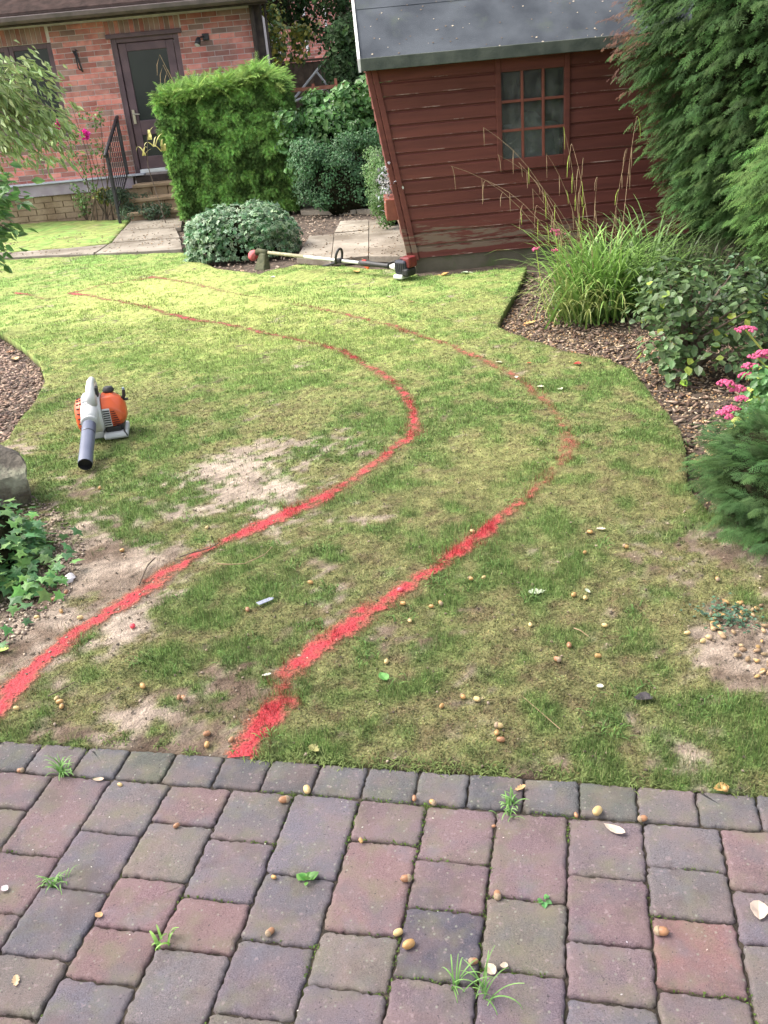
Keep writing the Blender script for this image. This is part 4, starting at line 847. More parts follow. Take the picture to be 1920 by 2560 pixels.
s3 = plant('bright_green_shrub', (.48, 11.0, 0), 'fine leaved light green shrub leaning on the left side of the shed', 'shrub')
cc = [(.40-.1*z_+RS.uniform(-.14, .06), RS.uniform(10.7, 11.6), z_) for z_ in RS.uniform(.1, .9, 26)]
core(s3, (.42, 11.2, .35), (.13, .35, .4))
under(foliage('foliage', [clumps(cc, .11, 7000, (.012, .032), T_leaf(.35), (.10,.19,.05), center=(.5, 12.4, .4))], LEAF), s3)
# -- dark tree behind
dt = plant('dark_evergreen_tree', (-.1, 15.6, 0), 'dark evergreen tree hanging over the gap left of the shed roof', 'tree')
under(MB().tube([(.1, 15.9, 0), (.05, 15.8, 1.4), (.1, 15.9, 2.6), (0, 16, 4.5)], [.14, .11, .09, .05], 10).build('trunk', BARK, None, smooth=True), dt)
cc = [(RS.uniform(-.75, .7), RS.uniform(15.2, 16.4), RS.uniform(2.35, 4.2)) for _ in range(70)]+[(RS.uniform(-.15, .4), RS.uniform(14.8, 15.6), RS.uniform(1.35, 2.5)) for _ in range(40)]+[(RS.uniform(.3, 3.5), RS.uniform(15, 16), RS.uniform(.8, 4.5)) for _ in range(60)]
cc = [c_ for c_ in cc if not (c_[0] < -.35 and c_[2] < 2.6)]
under(foliage('crown', [clumps(cc, .26, 15000, (.05, .10), T_leaf(.3), (.025,.05,.016), center=(.2, 17.5, 2.5)), clumps(cc, .24, 700, (.07, .11), T_leaf(.4), (.09,.16,.05), center=(.2, 17.5, 2.5))], LEAFM), dt)
yt = plant('yellowing_shrub', (-1.3, 18.5, 0), 'yellow and green leaved bush in front of the distant brick house', 'shrub')
under(MB().tube([(-1.2, 18.6, 0), (-1.25, 18.6, 2.2)], .03, 6).build('stem', BARK, None), yt)
cc = [(RS.uniform(-2.1, -.4), RS.uniform(18.3, 18.9), RS.uniform(2.15, 3.0)) for _ in range(18)]
g2 = [(x, y, z_) for x, y, z_ in [(-1.75, 18.6, RS.uniform(2.4, 3.6)) for _ in range(10)]]
under(foliage('crown', [clumps(cc, .24, 800, (.06, .12), T_leaf(.4), (.42,.40,.08), rim=(.5,.48,.12)), clumps(cc+g2, .28, 1500, (.06, .11), T_leaf(.35), (.12,.19,.06))], LEAF), yt)
hb = plant('tall_background_hedge', (3, 22, 0), 'far dark hedge closing the view behind the fence', 'hedge')
cc = [(x, 22+RS.uniform(-.3, .3), z_) for x in np.arange(.6, 9, .5) for z_ in (1, 2, 3, 4, 5)]
under(foliage('foliage', [clumps(cc, .5, 9000, (.10, .2), T_leaf(.35), (.03,.06,.02), center=(3, 30, 2))], LEAFM), hb); under(MB().box(.7, 9, 22, 22.6, 0, 5.2).build('stems', DARKCORE, None), hb)  # solid dark box backing the leaves
# -- conifers on the right
def plumes(P, D, L, ns, T, base, tip, droop=.35, spread=.75, size=.45, var=.25):
    m = len(P); D = D/np.linalg.norm(D, axis=1, keepdims=True); S = np.cross(D, A_(0,0,1)); S /= np.linalg.norm(S, axis=1, keepdims=True)+1e-6
    cb = rcol(m, base, var); Ps, Ds, Ns, Ss, Cs, Ts = [], [], [], [], [], []
    for j in range(ns):
        t = (j+.3)/ns; sg = 1 if j % 2 else -1
        p = P+D*(L*t)[:, None]+A_(0,0,-1)*(L*droop*t*t)[:, None]
        d = D*.85+S*sg*spread*(1.1-t)*RS.uniform(.6, 1.2, (m, 1))+A_(0,0,-.25-.3*t)+rdir(m)*.22
        if j == ns-1: d = D+A_(0,0,-.5)
        Ps.append(p+rdir(m)*.01); Ds.append(d); Ns.append(A_(0,0,1)+S*sg*-.3+rdir(m)*.35); Ss.append(L*size*(1.15-.6*t)*RS.uniform(.8, 1.2, m)); k = .6+.5*t; Cs.append(cb*k); Ts.append(cb*k*(np.array(tip)/np.array(base)))
    return scatter(T, np.concatenate(Ps), frames(np.concatenate(Ds), np.concatenate(Ns)), np.concatenate(Ss), np.clip(np.concatenate(Cs), 0, 1), np.clip(np.concatenate(Ts), 0, 1))
def conifer(nm, label, cx, cy, prof, n, L, base, tip, zlo, zhi, seed, half=None):
    t = plant(nm, (cx, cy, 0), label, 'conifer tree')
    under(MB().tube([(cx, cy, -.1), (cx+.03, cy, zhi*.5), (cx, cy, zhi)], [.13, .09, .02], 10).build('trunk', BARK, None, smooth=True), t)
    zz = np.array([p[0] for p in prof]); rr = np.array([p[1] for p in prof])
    b = MB(); pts = [(max(.01, r*.74), z_) for z_, r in prof]; b.lathe(pts, 20, M=Matrix.Translation((cx, cy, 0))); under(b.build('inner_core', DARKCORE, None, smooth=True), t)
    z = np.where(RS.uniform(0, 1, n) < .85, RS.uniform(zlo, min(zhi, 2.5), n), RS.uniform(zlo, zhi, n)); r = np.interp(z, zz, rr); a = RS.uniform(0, 2*np.pi, n)
    # denser on the side towards the garden
    k = (np.cos(a-math.radians(225)) > -.15) | (RS.uniform(0, 1, n) < .2); z, r, a = z[k], r[k], a[k]
    bump = 1+.16*(fbm(a*3+seed, z*2.6, 3, seed)-.5)*2
    O = np.stack([np.cos(a), np.sin(a), np.zeros(len(a))], 1); rad = r*bump*RS.uniform(.80, .97, len(a))-L*.4
    P = np.stack([cx+O[:, 0]*rad, cy+O[:, 1]*rad, z], 1); D = O+A_(0,0,.12)+rdir(len(a))*.28
    LL = L*RS.uniform(.6, 1.25, len(a))
    under(foliage('crown', [plumes(P, D, LL, 6, T_spray(5, True, seed=seed, droop=.35, wid=.04), base, tip, size=.55, var=.3)], LEAFM), t); return t
ca = conifer('conifer_tree', 'tall dark feathery conifer on the right, overlapping the end of the shed', 3.62, 6.75, [(.2,.7), (.5,1.25), (1.2,1.5), (1.8,1.58), (2.6,1.45), (4,.9), (5.2,.1)], 9500, .16, (.042,.09,.025), (.095,.185,.05), .28, 5.0, 3)
cb_ = conifer('conifer_tree', 'lower bright green feathery conifer at the right edge in front of the tall dark one', 3.25, 5.0, [(.28,.5), (.45,1.0), (.9,1.12), (1.3,.9), (1.7,.55), (2.1,.1)], 4200, .15, (.07,.145,.035), (.15,.28,.07), .40, 2.0, 8)
# brown dead sprays beside the roof
n = 45; P = np.array(AT(1360, 60, 6.6))+RS.normal(size=(n, 3))*A_(.05, .10, .14)
ds = foliage('dead_foliage', [plumes(P, np.tile(A_(-.8,-.4,.1), (n, 1))+rdir(n)*.4, np.full(n, .11), 6, T_spray(5, True, seed=4), (.16,.07,.045), (.2,.1,.06))], LEAFM); under(ds, ca); ds['label'] = 'dead red brown foliage'
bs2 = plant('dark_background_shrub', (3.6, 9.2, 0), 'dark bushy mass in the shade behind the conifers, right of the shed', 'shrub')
under(MB().box(3.05, 6.0, 9.0, 9.6, -.1, 2.2).build('stems', DARKCORE, None), bs2)  # solid dark box filling the shrub
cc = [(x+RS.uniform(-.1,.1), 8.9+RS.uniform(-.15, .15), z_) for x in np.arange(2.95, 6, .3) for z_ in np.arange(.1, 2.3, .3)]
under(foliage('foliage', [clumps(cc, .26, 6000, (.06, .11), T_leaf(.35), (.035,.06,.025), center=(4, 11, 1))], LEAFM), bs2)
# -- arching sedge clump
sg = plant('sedge_clump', (1.62, 6.15, 0), 'arching bright green grass clump with drooping seed stalks before the shed', 'ornamental grass')
def arch(n, c, spread, Lr, w, base, tip, lean=1.0, seed=0, dirs=None):
    V = []; F = []; Cc = []; b0 = 0; K = 8
    for i in range(n):
        a = RS.uniform(0, 2*np.pi) if dirs is None else dirs[i]; L = RS.uniform(*Lr); ww = RS.uniform(*w); e0 = RS.uniform(.15, .7)*lean; ben = RS.uniform(.9, 2.3)*lean
        p = np.array([c[0]+RS.normal()*spread, c[1]+RS.normal()*spread, c[2]]); o = np.array([math.cos(a), math.sin(a), 0]); sd_ = np.array([-o[1], o[0], 0]); col = np.array(base)*RS.uniform(.6, 1.4); tc_ = np.array(tip)*RS.uniform(.7, 1.3)
        for k in range(K+1):
            t = k/K; an = e0+ben*t*t; wk = ww*(1-t**2.2)*.5+.0006
            V += [p-sd_*wk, p+sd_*wk]; Cc += [col*(1-t)+tc_*t]*2
            p = p+(o*math.sin(an)+np.array([0,0,math.cos(an)]))*L/K
        F += [[b0+2*k, b0+2*k+1, b0+2*k+3, b0+2*k+2] for k in range(K)]; b0 += 2*(K+1)
    V = np.array(V); V[:, 2] = np.maximum(V[:, 2], -.03); return V, [np.array(F)], np.clip(np.array(Cc), 0, 1)
under(foliage('grass_blades', [arch(520, (1.62, 6.15, -.04), .13, (.35, .8), (.010, .02), (.10,.22,.04), (.30,.48,.12)), arch(160, (1.45, 5.95, -.04), .10, (.3, .6), (.008, .014), (.12,.22,.04), (.4,.42,.15), 1.2), arch(150, (1.95, 6.4, -.04), .13, (.5, .9), (.010, .02), (.07,.14,.04), (.2,.33,.10))], LEAF), sg)
def stalk(base, tip, n_sp=4, col=(.22,.16,.07)):
    b = MB(); p0 = Vector(base); p1 = Vector(tip); pts = []
    for k in range(9):
        t = k/8; pts.append(p0.lerp(p1, t)+Vector((0, 0, .16*math.sin(math.pi*min(1, t*.95))*(p1-p0).length)))
    b.tube(pts, [.0026-.0018*k/8 for k in range(9)], 5)
    for j in range(n_sp):
        t = 1-.13*j; q = pts[min(8, int(t*8))]; L = random.uniform(.08, .16); gx = random.uniform(-.03, .03); fat = .0032 if j else .002
        b.tube([q, q+Vector((gx*.4, 0, -.01)), q+Vector((gx*.8, 0, -L*.4)), q+Vector((gx, 0, -L))], [.0012, .0016, fat, .001], 5, mi=1 if random.random() < .45 else 0)
    return b
MST = mat('seed_stalk', (.25,.16,.09), (.36,.26,.15), scale=30, rough=.8, bump=0); MSTG = mat('green_spikelet', (.28,.36,.06), (.4,.46,.10), scale=30, rough=.8, bump=0)
tips = [(975,370),(1045,288),(1217,285),(1120,360),(1075,345),(1180,340),(1260,350),(1375,262),(1355,330),(1130,470),(1235,320),(1150,415),(1040,395),(1290,390),(1160,450)]
for i, (tx, ty) in enumerate(tips):
    tp = AT(tx, ty, random.uniform(5.9, 6.4)); bs_ = (1.62+random.gauss(0, .08), 6.15+random.gauss(0, .08), 0)
    tp.z -= .0; o = stalk(bs_, tp, random.choice([3, 4, 5])).build('seed_stalk', [MST, MSTG], None); under(o, sg)
s2 = plant('sedge_clump', (2.35, 6.6, 0), 'darker thin leaved grass clump in the shade under the tall conifer', 'ornamental grass')
under(foliage('grass_blades', [arch(260, (2.3, 6.35, -.04), .2, (.4, .8), (.006, .012), (.05,.09,.03), (.14,.20,.08))], LEAF), s2)
# pink blooms among the grass
MPINK = mat('pink_flower', (.50,.07,.17), (.62,.14,.26), scale=60, rough=.8, bump=1, bscale=260, bdist=.006)
sm = plant('stonecrop_plant', (1.30, 6.3, 0), 'few small pink stonecrop flowers poking out left of the grass clump', 'flowering plant')
for i, (fx, fy) in enumerate([(1158,538),(1200,497),(1200,540),(1210,505)]):
    p = AT(fx, fy, 6.35); b = MB()
    for q in range(14): b.blob((p.x+random.gauss(0, .014), p.y+random.gauss(0, .014), p.z+random.gauss(0, .004)), (.008, .008, .006), 6, 4)
    under(b.build('flower_head', MPINK, None), sm); under(MB().tube([(p.x+.06, p.y, -.04), (p.x, p.y, p.z)], .003, 5).build('stem', MSTG, None), sm)
# -- leafy shrub
hz = plant('leafy_shrub', (1.72, 4.65, 0), 'broad leaved green shrub in the middle of the right flower bed', 'shrub')
b = MB(); ccs = []
for i in range(26):
    a = RS.uniform(0, 2*np.pi); r = RS.uniform(.12, .42); h_ = RS.uniform(.1, .60)*(1.15-r); e = Vector((1.78+r*math.cos(a), 4.65+r*math.sin(a), h_)); b.tube([(1.72, 4.65, -.08), (1.72+.3*r*math.cos(a), 4.65+.3*r*math.sin(a), h_*.5), e], [.012, .008, .003], 6); ccs.append(tuple(e))
    for q in range(2): ccs.append((1.78+(r+.02)*math.cos(a+RS.uniform(-.4,.4)), 4.65+r*math.sin(a+RS.uniform(-.4,.4)), h_*RS.uniform(.2, 1)))
under(b.build('branches', BARK, None), hz)
under(foliage('foliage', [clumps(ccs, .11, 1650, (.032, .062), T_leaf(.38, .06), (.10,.165,.06), rim=(.16,.24,.10), center=(1.72, 4.65, -.1), up=.9), clumps(ccs, .12, 70, (.04, .06), T_leaf(.42, .05), (.25,.32,.05), center=(1.72, 4.65, -.1), up=.9), clumps([(2.15,4.8,.3),(2.3,4.7,.2),(2.1,5,.35),(2.35,5,.3),(2.5,4.6,.15)], .22, 900, (.03, .055), T_leaf(.35), (.05,.09,.04), center=(2.2, 5, -.2), up=.9)], LEAF), hz)
# ground cover beyond
P0 = np.array([G(*p) for p in [(1380,560),(1900,560),(1900,800),(1500,760),(1400,700)]]); n = 5000
x = RS.uniform(P0[:, 0].min(), P0[:, 0].max(), n); y = RS.uniform(P0[:, 1].min(), P0[:, 1].max(), n); k = inpoly(x, y, [tuple(p) for p in P0]) & (fbm(x*3, y*3, 3, 50) > .42); x, y = x[k], y[k]; n = len(x)
o = foliage('ground_cover', [scatter(T_leaf(.36), np.stack([x, y, RS.uniform(0, .16, n)-.03], 1), frames(rdir(n), A_(0,0,1)+rdir(n)*.5), RS.uniform(.025, .05, n), rcol(n, (.06,.09,.045), .4))], LEAF); tag(o, 'low leafy ground cover on the shady soil beneath the conifers', 'ground cover', kind='stuff')
# -- stonecrop with yellow leaves (right edge)
sd2 = plant('stonecrop_plant', (1.85, 3.55, 0), 'tall deep pink stonecrop heads with lime green leaves at the right edge', 'flowering plant')
heads = [(1611,712,.036,3.55),(1636,772,.034,3.5),(1622,792,.034,3.5),(1612,812,.03,3.5),(1568,828,.032,3.45),(1592,840,.032,3.45),(1580,884,.030,3.4),(1562,892,.022,3.4),(1640,845,.028,3.45),(1602,862,.024,3.4),(1650,762,.026,3.5),(1655,900,.022,3.4),(1575,902,.014,3.35)]
for fx, fy, r, Y in heads:
    p = AT(fx, fy, Y); b = MB()
    for q in range(46):
        a = random.uniform(0, 6.28); rr = r*math.sqrt(random.random())*1.15; b.blob((p.x+rr*math.cos(a), p.y+rr*math.sin(a)*.9, p.z+.010*math.cos(rr/r*1.4)+random.gauss(0, .0015)), (.0062, .0062, .0055), 6, 4)
    under(b.build('flower_head', MPINK, None), sd2); under(MB().tube([(1.86+random.gauss(0, .05), 3.5+random.gauss(0, .05), -.06), ((p.x+1.86)/2+.05, p.y, p.z*.5), (p.x, p.y, p.z-.002)], .004, 6).build('stem', MSTG, None), sd2)
ccs = [tuple(AT(fx, fy, RS.uniform(3.2, 3.5))) for fx, fy in [(1640,850),(1655,880),(1620,900),(1650,920),(1600,930),(1625,950),(1655,960),(1590,960),(1640,990),(1610,985),(1680,900),(1690,960),(1700,850),(1650,810),(1690,1000)]]
under(foliage('foliage', [clumps(ccs, .065, 1300, (.022, .045), T_leaf(.36, .05), (.09,.20,.06), center=(1.7, 3.8, 0), up=.8), clumps(ccs, .07, 150, (.025, .045), T_leaf(.4, .05), (.45,.50,.12), center=(1.7, 3.8, 0), up=.8)], LEAF), sd2)
# -- feathery dark shrub at the right edge
yw = plant('feathery_conifer_shrub', (1.52, 2.75, 0), 'dark feathery dwarf conifer crowding the right edge of the lawn', 'conifer shrub')
core(yw, (1.55, 2.85, .1), (.30, .42, .22))
n = 620; d = rdir(n); d[:, 2] = np.abs(d[:, 2]); P = A_(1.54, 2.82, .02)+d*A_(.30, .46, .25)*RS.uniform(.7, 1.0, (n, 1)); D = d+A_(0,0,.25)+rdir(n)*.4
under(foliage('foliage', [plumes(P, D, RS.uniform(.10, .20, n), 9, T_spray(8, True, seed=6, wid=.022, ang=55), (.055,.11,.035), (.11,.20,.065), droop=.15)], LEAFM), yw)
# -- unseen oak inferred from the acorns, crown added to shade patio and near lawn
ok = plant('unseen_shade_oak', (-5.2, -3.0, 0), 'large unseen oak behind the viewer, source of the acorns, crown added to shade the patio', 'tree')
under(MB().tube([(-5.2, -3, -.1), (-5.0, -3, 2.5), (-4.6, -2.6, 5)], [.3, .24, .18], 12).build('trunk', BARK, None, smooth=True), ok)
b = MB()
for i in range(12): b.tube([(-4.6, -2.6, 4.6), (RS.uniform(-6, 0), RS.uniform(-4, 1), 5.6), (RS.uniform(-7, 3), RS.uniform(-5, 3), RS.uniform(5.6, 7))], [.12, .07, .02], 6)
under(b.build('limbs', BARK, None), ok)
cc = [(RS.uniform(-8.0, 4.5), RS.uniform(-6, 3.6), RS.uniform(5.2, 7.4)) for _ in range(150)]+[(RS.uniform(1, 6), RS.uniform(1, 6.5), RS.uniform(5.0, 7.4)) for _ in range(50)]
under(foliage('crown', [clumps(cc, .75, 13000, (.10, .2), T_leaf(.34), (.06,.11,.03))], LEAFM), ok)
# -- left edge ivy, rocks, trees
il = plant('ivy_clump', (-1.42, 2.9, 0), 'glossy star leaved ivy spilling onto bare soil at the left edge', 'ivy')
core(il, (-1.62, 2.95, .05), (.25, .32, .2))
n = 1150; P = A_(-1.58, 2.93, .05)+rdir(n)*A_(.30, .40, .22)*RS.uniform(.75, 1.02, (n, 1)); P[:, 2] = np.abs(P[:, 2])*.9+.01
ex = A_(-1.24, 2.78, .03)+RS.normal(size=(70, 3))*A_(.05, .15, .02); ex[:, 2] = np.abs(ex[:, 2])+.01; P = np.concatenate([P, ex]); n = len(P)
c = rcol(n, (.075,.18,.06), .35); br = RS.uniform(0, 1, n) < .4; c[br] = rcol(br.sum(), (.16,.30,.08), .25)
under(foliage('foliage', [scatter(T_ivy(), P, frames(rdir(n)*A_(1,1,.3)+A_(.3,-.4,-.2), (P-A_(-1.6, 3.0, -.2))*1.0+A_(0,0,.5)+rdir(n)*.35), RS.uniform(.028, .056, n), c, c*1.25)], LEAF), il)
MROCK = mat('grey_stone', (.06,.05,.04), (.13,.11,.085), scale=4, rough=.9, bump=1, bscale=18, bdist=.03, detail=9, c3=(.26,.26,.18), c3scale=3, c3lo=.5, c3hi=.62)
def rock(name, c, r, label, seed):
    bm = bmesh.new(); bmesh.ops.create_icosphere(bm, subdivisions=4, radius=1); rr = random.Random(seed); pl = [(Vector((rr.gauss(0,1), rr.gauss(0,1), rr.gauss(0,.8))).normalized(), rr.uniform(.62, .9)) for _ in range(16)]+[(Vector((0,0,1)), .7)]
    for v in bm.verts:
        p = v.co.copy()
        for nn, dd in pl:
            k = p.dot(nn)-dd
            if k > 0: p -= nn*k*.92
        f = 1+.16*(float(fbm(np.array(p.x*3+seed), np.array(p.y*3+p.z*2), 3, seed))-.5)*2; v.co = Vector((p.x*r[0]*f, p.y*r[1]*f, p.z*r[2]*f))
    me = bpy.data.meshes.new(name); bm.to_mesh(me); bm.free(); me.materials.append(MROCK); me.polygons.foreach_set('use_smooth', [True]*len(me.polygons)); me.set_sharp_from_angle(angle=math.radians(35)); o = link(name, me, loc=c); tag(o, label, 'rock', 'rocks at the left edge'); return o
rock('rock', (-1.76, 3.60, .10), (.27, .22, .20), 'flat topped brown rock at the left edge, the farther of the two', 4)
rock('rock', (-1.70, 3.20, .06), (.27, .22, .20), 'grey rock partly covered by ivy, nearer the camera at the left edge', 9)
# left trees
def spray_tree(nm, label, trunk, ends, n, size, T, base, tip, rad, m=LEAF, up=.3, dr=-.7):
    t = plant(nm, (trunk[0], trunk[1], 0), label, 'tree'); b = MB(); b.tube([(trunk[0], trunk[1], -.1), (trunk[0]+.05, trunk[1], 1.0), (trunk[0]+.1, trunk[1], trunk[2])], [.06, .05, .02], 8); under(b.build('trunk', BARK, None, smooth=True), t)
    b = MB(); P = []; D = []
    for e in ends:
        e = Vector(e); s = Vector((trunk[0]+.1, trunk[1], trunk[2]*.9)); mid = s.lerp(e, .55)+Vector((0,0,.12)); b.tube([s, mid, e], [.012, .006, .002], 5)
        for k in range(n):
            q = random.random()**.7; p = s.lerp(mid, q*2) if q < .5 else mid.lerp(e, q*2-1); P.append(p+Vector([random.gauss(0, rad) for _ in range(3)])); d = (e-s).normalized()*.7+Vector((random.gauss(0,.5), random.gauss(0,.5), dr+random.gauss(0,.3))); D.append(d)
    under(b.build('branch', BARK, None), t); P = np.array(P); D = np.array(D); k = len(P); c = rcol(k, base, .3)
    under(foliage('crown', [scatter(T, P, frames(D, rdir(k)+A_(0,-.3,up)), RS.uniform(size[0], size[1], k), c, rcol(k, tip, .25))], m), t); return t
e1 = [tuple(AT(x, y, RS.uniform(6.7, 7.2))) for x, y in [(120,178),(95,150),(150,250),(158,300),(130,330),(100,345),(60,350),(140,275),(20,330),(80,220),(40,180),(0,150),(110,240),(70,280),(20,240),(-40,300),(150,325),(50,320),(0,345),(120,300)]]
spray_tree('weeping_tree', 'pale weeping tree with narrow leaves drooping in front of the house window', (-3.1, 7.1, 1.95), e1, 120, (.05, .09), T_leaf(.17), (.24,.33,.12), (.40,.46,.22), .06)
e2 = [tuple(AT(x, y, RS.uniform(4.8, 5.2))) for x, y in [(40,390),(60,425),(20,380),(50,440),(30,480),(45,510),(20,540),(5,590),(10,570),(0,450),(-20,500),(25,420)]]
spray_tree('leafy_tree', 'glossy green leaved branch tips at the left edge below the weeping tree', (-2.4, 5.1, 1.1), e2, 42, (.045, .075), T_leaf(.27), (.08,.19,.05), (.22,.36,.12), .035, up=.8, dr=-.25)
# rose bush
rs = plant('rose_bush', (-3.95, 14.6, 0), 'thin leggy rose bush with bright pink blooms against the brick wall', 'rose bush')
bl = [AT(183,291,14.3), AT(126,269,14.3)]; b = MB()
for i, e in enumerate(bl+[AT(150,215,14.4), AT(240,230,14.4), AT(205,330,14.3), AT(140,330,14.3)]+[AT(215,240,14.4)]):
    b.tube([(-3.95+.06*i-.2, 14.6, -.02), ((-3.95+e.x)/2+.05, 14.5, e.z*.5), e], [.010, .007, .003], 6)
under(b.build('stems', BARK, None), rs)
MROSE = mat('magenta_petal', (.75,.03,.35), (.85,.08,.45), scale=20, rough=.5, bump=0)
for e in bl:
    n = 44; d = rdir(n); V, F, C = scatter(T_leaf(.45, .1, .25), np.array(e)+d*.018, frames(d+rdir(n)*.4, -d), RS.uniform(.055, .08, n), rcol(n, (.8,.03,.35), .2)); under(link('rose_bloom', npmesh('rose_bloom', V, F, MROSE, C)), rs)
cc = [(e.x+RS.normal()*.1, e.y, e.z+RS.normal()*.12) for e in bl+[AT(215,240,14.4), AT(205,330,14.3), AT(150,310,14.3), AT(190,370,14.3), AT(185,420,14.3), AT(200,400,14.3)] for _ in range(3)]
under(foliage('foliage', [clumps(cc, .12, 520, (.03, .06), T_leaf(.38), (.15,.24,.08))], LEAF), rs)
def tuftplant(nm, px, Y, r, n, size, base, label, cat, T=None, h=.5):
    p = AT(px[0], px[1], Y); t = plant(nm, (p.x, Y, 0), label, cat); z = max(0, p.z); cs = [(p.x+RS.normal()*r*.6, Y+RS.normal()*r*.5, max(.05, z+RS.uniform(0, h))) for _ in range(14)]
    b = MB()
    for c_ in cs: b.tube([(p.x, Y, 0), c_], [.006, .002], 5)
    under(b.build('stems', BARK, None), t); under(foliage('foliage', [clumps(cs, r*.45, n, size, T or T_leaf(.3), base)], LEAF), t); return t
tuftplant('lavender_bush', (285, 455), 14.35, .3, 1500, (.04, .08), (.10,.15,.09), 'grey green feathery bush at the foot of the black railing', 'bush', T_leaf(.12), .28)
tuftplant('trailing_bush', (325, 462), 14.0, .25, 900, (.03, .06), (.07,.11,.06), 'low dark trailing bush in front of the stone steps', 'bush', T_leaf(.2), .08)
tuftplant('yellow_leaved_bush', (222, 430), 14.7, .16, 320, (.05, .08), (.32,.33,.07), 'small yellow leaved bush below the plinth of the house', 'bush', None, .12)
tuftplant('small_green_plant', (185, 460), 14.8, .14, 260, (.03, .05), (.12,.18,.06), 'small sparse green plant at the base of the rose bush', 'plant', None, .25)
# dry grass stems poking above the hedge
dg = plant('dry_grass_stems', (-2.5, 13.4, 0), 'dry pale grass plumes beside the upper left corner of the clipped hedge', 'grass')
for px in ((345, 118), (352, 140), (362, 150)):
    p = AT(*px, 13.8); under(MB().tube([(-2.35, 13.85, 1.3), (p.x+.12, 13.82, p.z-.35), (p.x, 13.8, p.z), (p.x-.06, 13.8, p.z-.12), (p.x-.08, 13.79, p.z-.25)], [.006, .004, .004, .006, .002], 6).build('stem', MST, None), dg)
yb = plant('yellow_strap_leaves', (-2.85, 13.4, 0), 'yellow curled strap leaves between the door glass and the hedge', 'plant')
for px, q in (((318,285), .12), ((330,300), .1), ((308,320), .13), ((345,310), .1)):
    p = AT(*px, 13.4); V, F, C = arch(3, (p.x, 13.4, p.z-.1), .02, (.2, .35), (.02, .04), (.5,.46,.15), (.6,.55,.25), 1.3); under(foliage('leaf', [(V, F, C)], LEAF), yb)
under(MB().tube([(-2.75, 13.45, 0), (-2.85, 13.42, .8), AT(318,290,13.4)], [.008, .006, .003], 6).build('stem', BARK, None), yb)
# ================================================================== LEAF BLOWER
def z_at(x, y): return float(H(np.array([x]), np.array([y]))[0])
MORG = mat('orange_plastic', (.62,.095,.028), (.70,.13,.045), scale=9, rough=.38, bump=.05, c3=(.40,.10,.05), c3scale=4, c3lo=.55, c3hi=.8)
MLG = mat('light_grey_plastic', (.50,.50,.49), (.60,.59,.58), scale=8, rough=.45, bump=.08, c3=(.33,.30,.27), c3scale=6, c3lo=.58, c3hi=.75)
MTUBE = mat('blue_grey_tube', (.085,.095,.14), (.13,.14,.19), scale=6, rough=.32, bump=.06, bscale=150)
MBLK = mat('black_plastic', (.018,.017,.017), (.035,.033,.033), scale=20, rough=.55, bump=.1)
MTANK = mat('translucent_tank', (.42,.42,.41), (.5,.5,.49), scale=8, rough=.45, bump=.05, c3=(.2,.18,.15), c3scale=8, c3lo=.58, c3hi=.7)
bx, by = -1.418, 4.352; bw = empty('leaf_blower', (bx, by, z_at(bx, by)), math.atan2(-.985, .17)); bw.scale = (.88, .88, .88); tag(bw, 'orange and grey petrol leaf blower lying on the grass with its nozzle towards the patio', 'leaf blower')
def ym_(x, y, z): return Matrix.Translation((x, y, z)) @ Matrix.Rotation(math.radians(90), 4, 'X')
ZC = .15
# local: X nozzle direction, Y image right, Z up
b = MB()
b.lathe([(.01, -.045), (.105, -.045), (.118, -.030), (.118, .030), (.105, .045), (.01, .045)], 32, M=ym_(0, 0, ZC)); b.build('fan_housing', MLG, bw, bevel=.004, smooth=True)
b = MB(); b.tube([(-.02, -.01, ZC+.06), (.07, -.015, ZC+.045), (.14, -.02, ZC+.015), (.19, -.022, ZC-.012)], [.052, .054, .047, .042], 20); b.lathe([(.040, -.01), (.047, -.008), (.047, .008), (.040, .01)], 24, M=Matrix.Translation((.165, -.021, ZC)) @ Matrix.Rotation(math.radians(90+22), 4, 'Y')); b.build('outlet', MLG, bw, smooth=True)
tb = MB(); t0 = Vector((.175, -.021, ZC-.004)); t1 = Vector((.545, -.035, .040)); d = (t1-t0).normalized()
tb.tube([t0, t0+d*.10, t0+d*.102, t0+d*.112, t0+d*.114, t0.lerp(t1, .7), t1-d*.004, t1], [.038, .0385, .036, .036, .0385, .0375, .0385, .0378], 28, caps=False)
tb.build('blower_tube', MTUBE, bw, smooth=True)
MB().tube([t1+d*.0004, t1-d*.06], [.0362, .035], 24, caps=False).tube([t1-d*.03, t1-d*.031], [.0355, .0355], 24).build('dark_tube_plug', MBLK, bw)  # black lining and disc stand in for the shade inside the nozzle
sl = MB(); q = t0+d*.107
for i in range(10): a = math.radians(-100+i*14); sl.box(-.002, .002, -.005, .005, .0362, .0375, M=Matrix.Translation(q) @ Vector((1,0,0)).rotation_difference(d).to_matrix().to_4x4() @ Matrix.Rotation(a, 4, 'X'))
sl.build('lock_slot', MBLK, bw)
# intake cover on the left
b = MB(); b.lathe([(.01, .0), (.070, .0), (.098, .012), (.108, .045), (.10, .06), (.01, .06)][::-1], 28, M=Matrix.Translation((0, -.105, ZC-.012)) @ Matrix.Rotation(math.radians(-90), 4, 'X'))
for i in range(22):
    a = 2*math.pi*i/22
    for yy, rr in ((-.064, .1085), (-.082, .104)):
        b.box(-.003, .003, -.007, .007, rr-.004, rr+.0016, 1, M=Matrix.Translation((0, yy, ZC-.012)) @ Matrix.Rotation(a, 4, 'Y'))
b.build('intake_cover', [MORG, MBLK], bw, smooth=True)
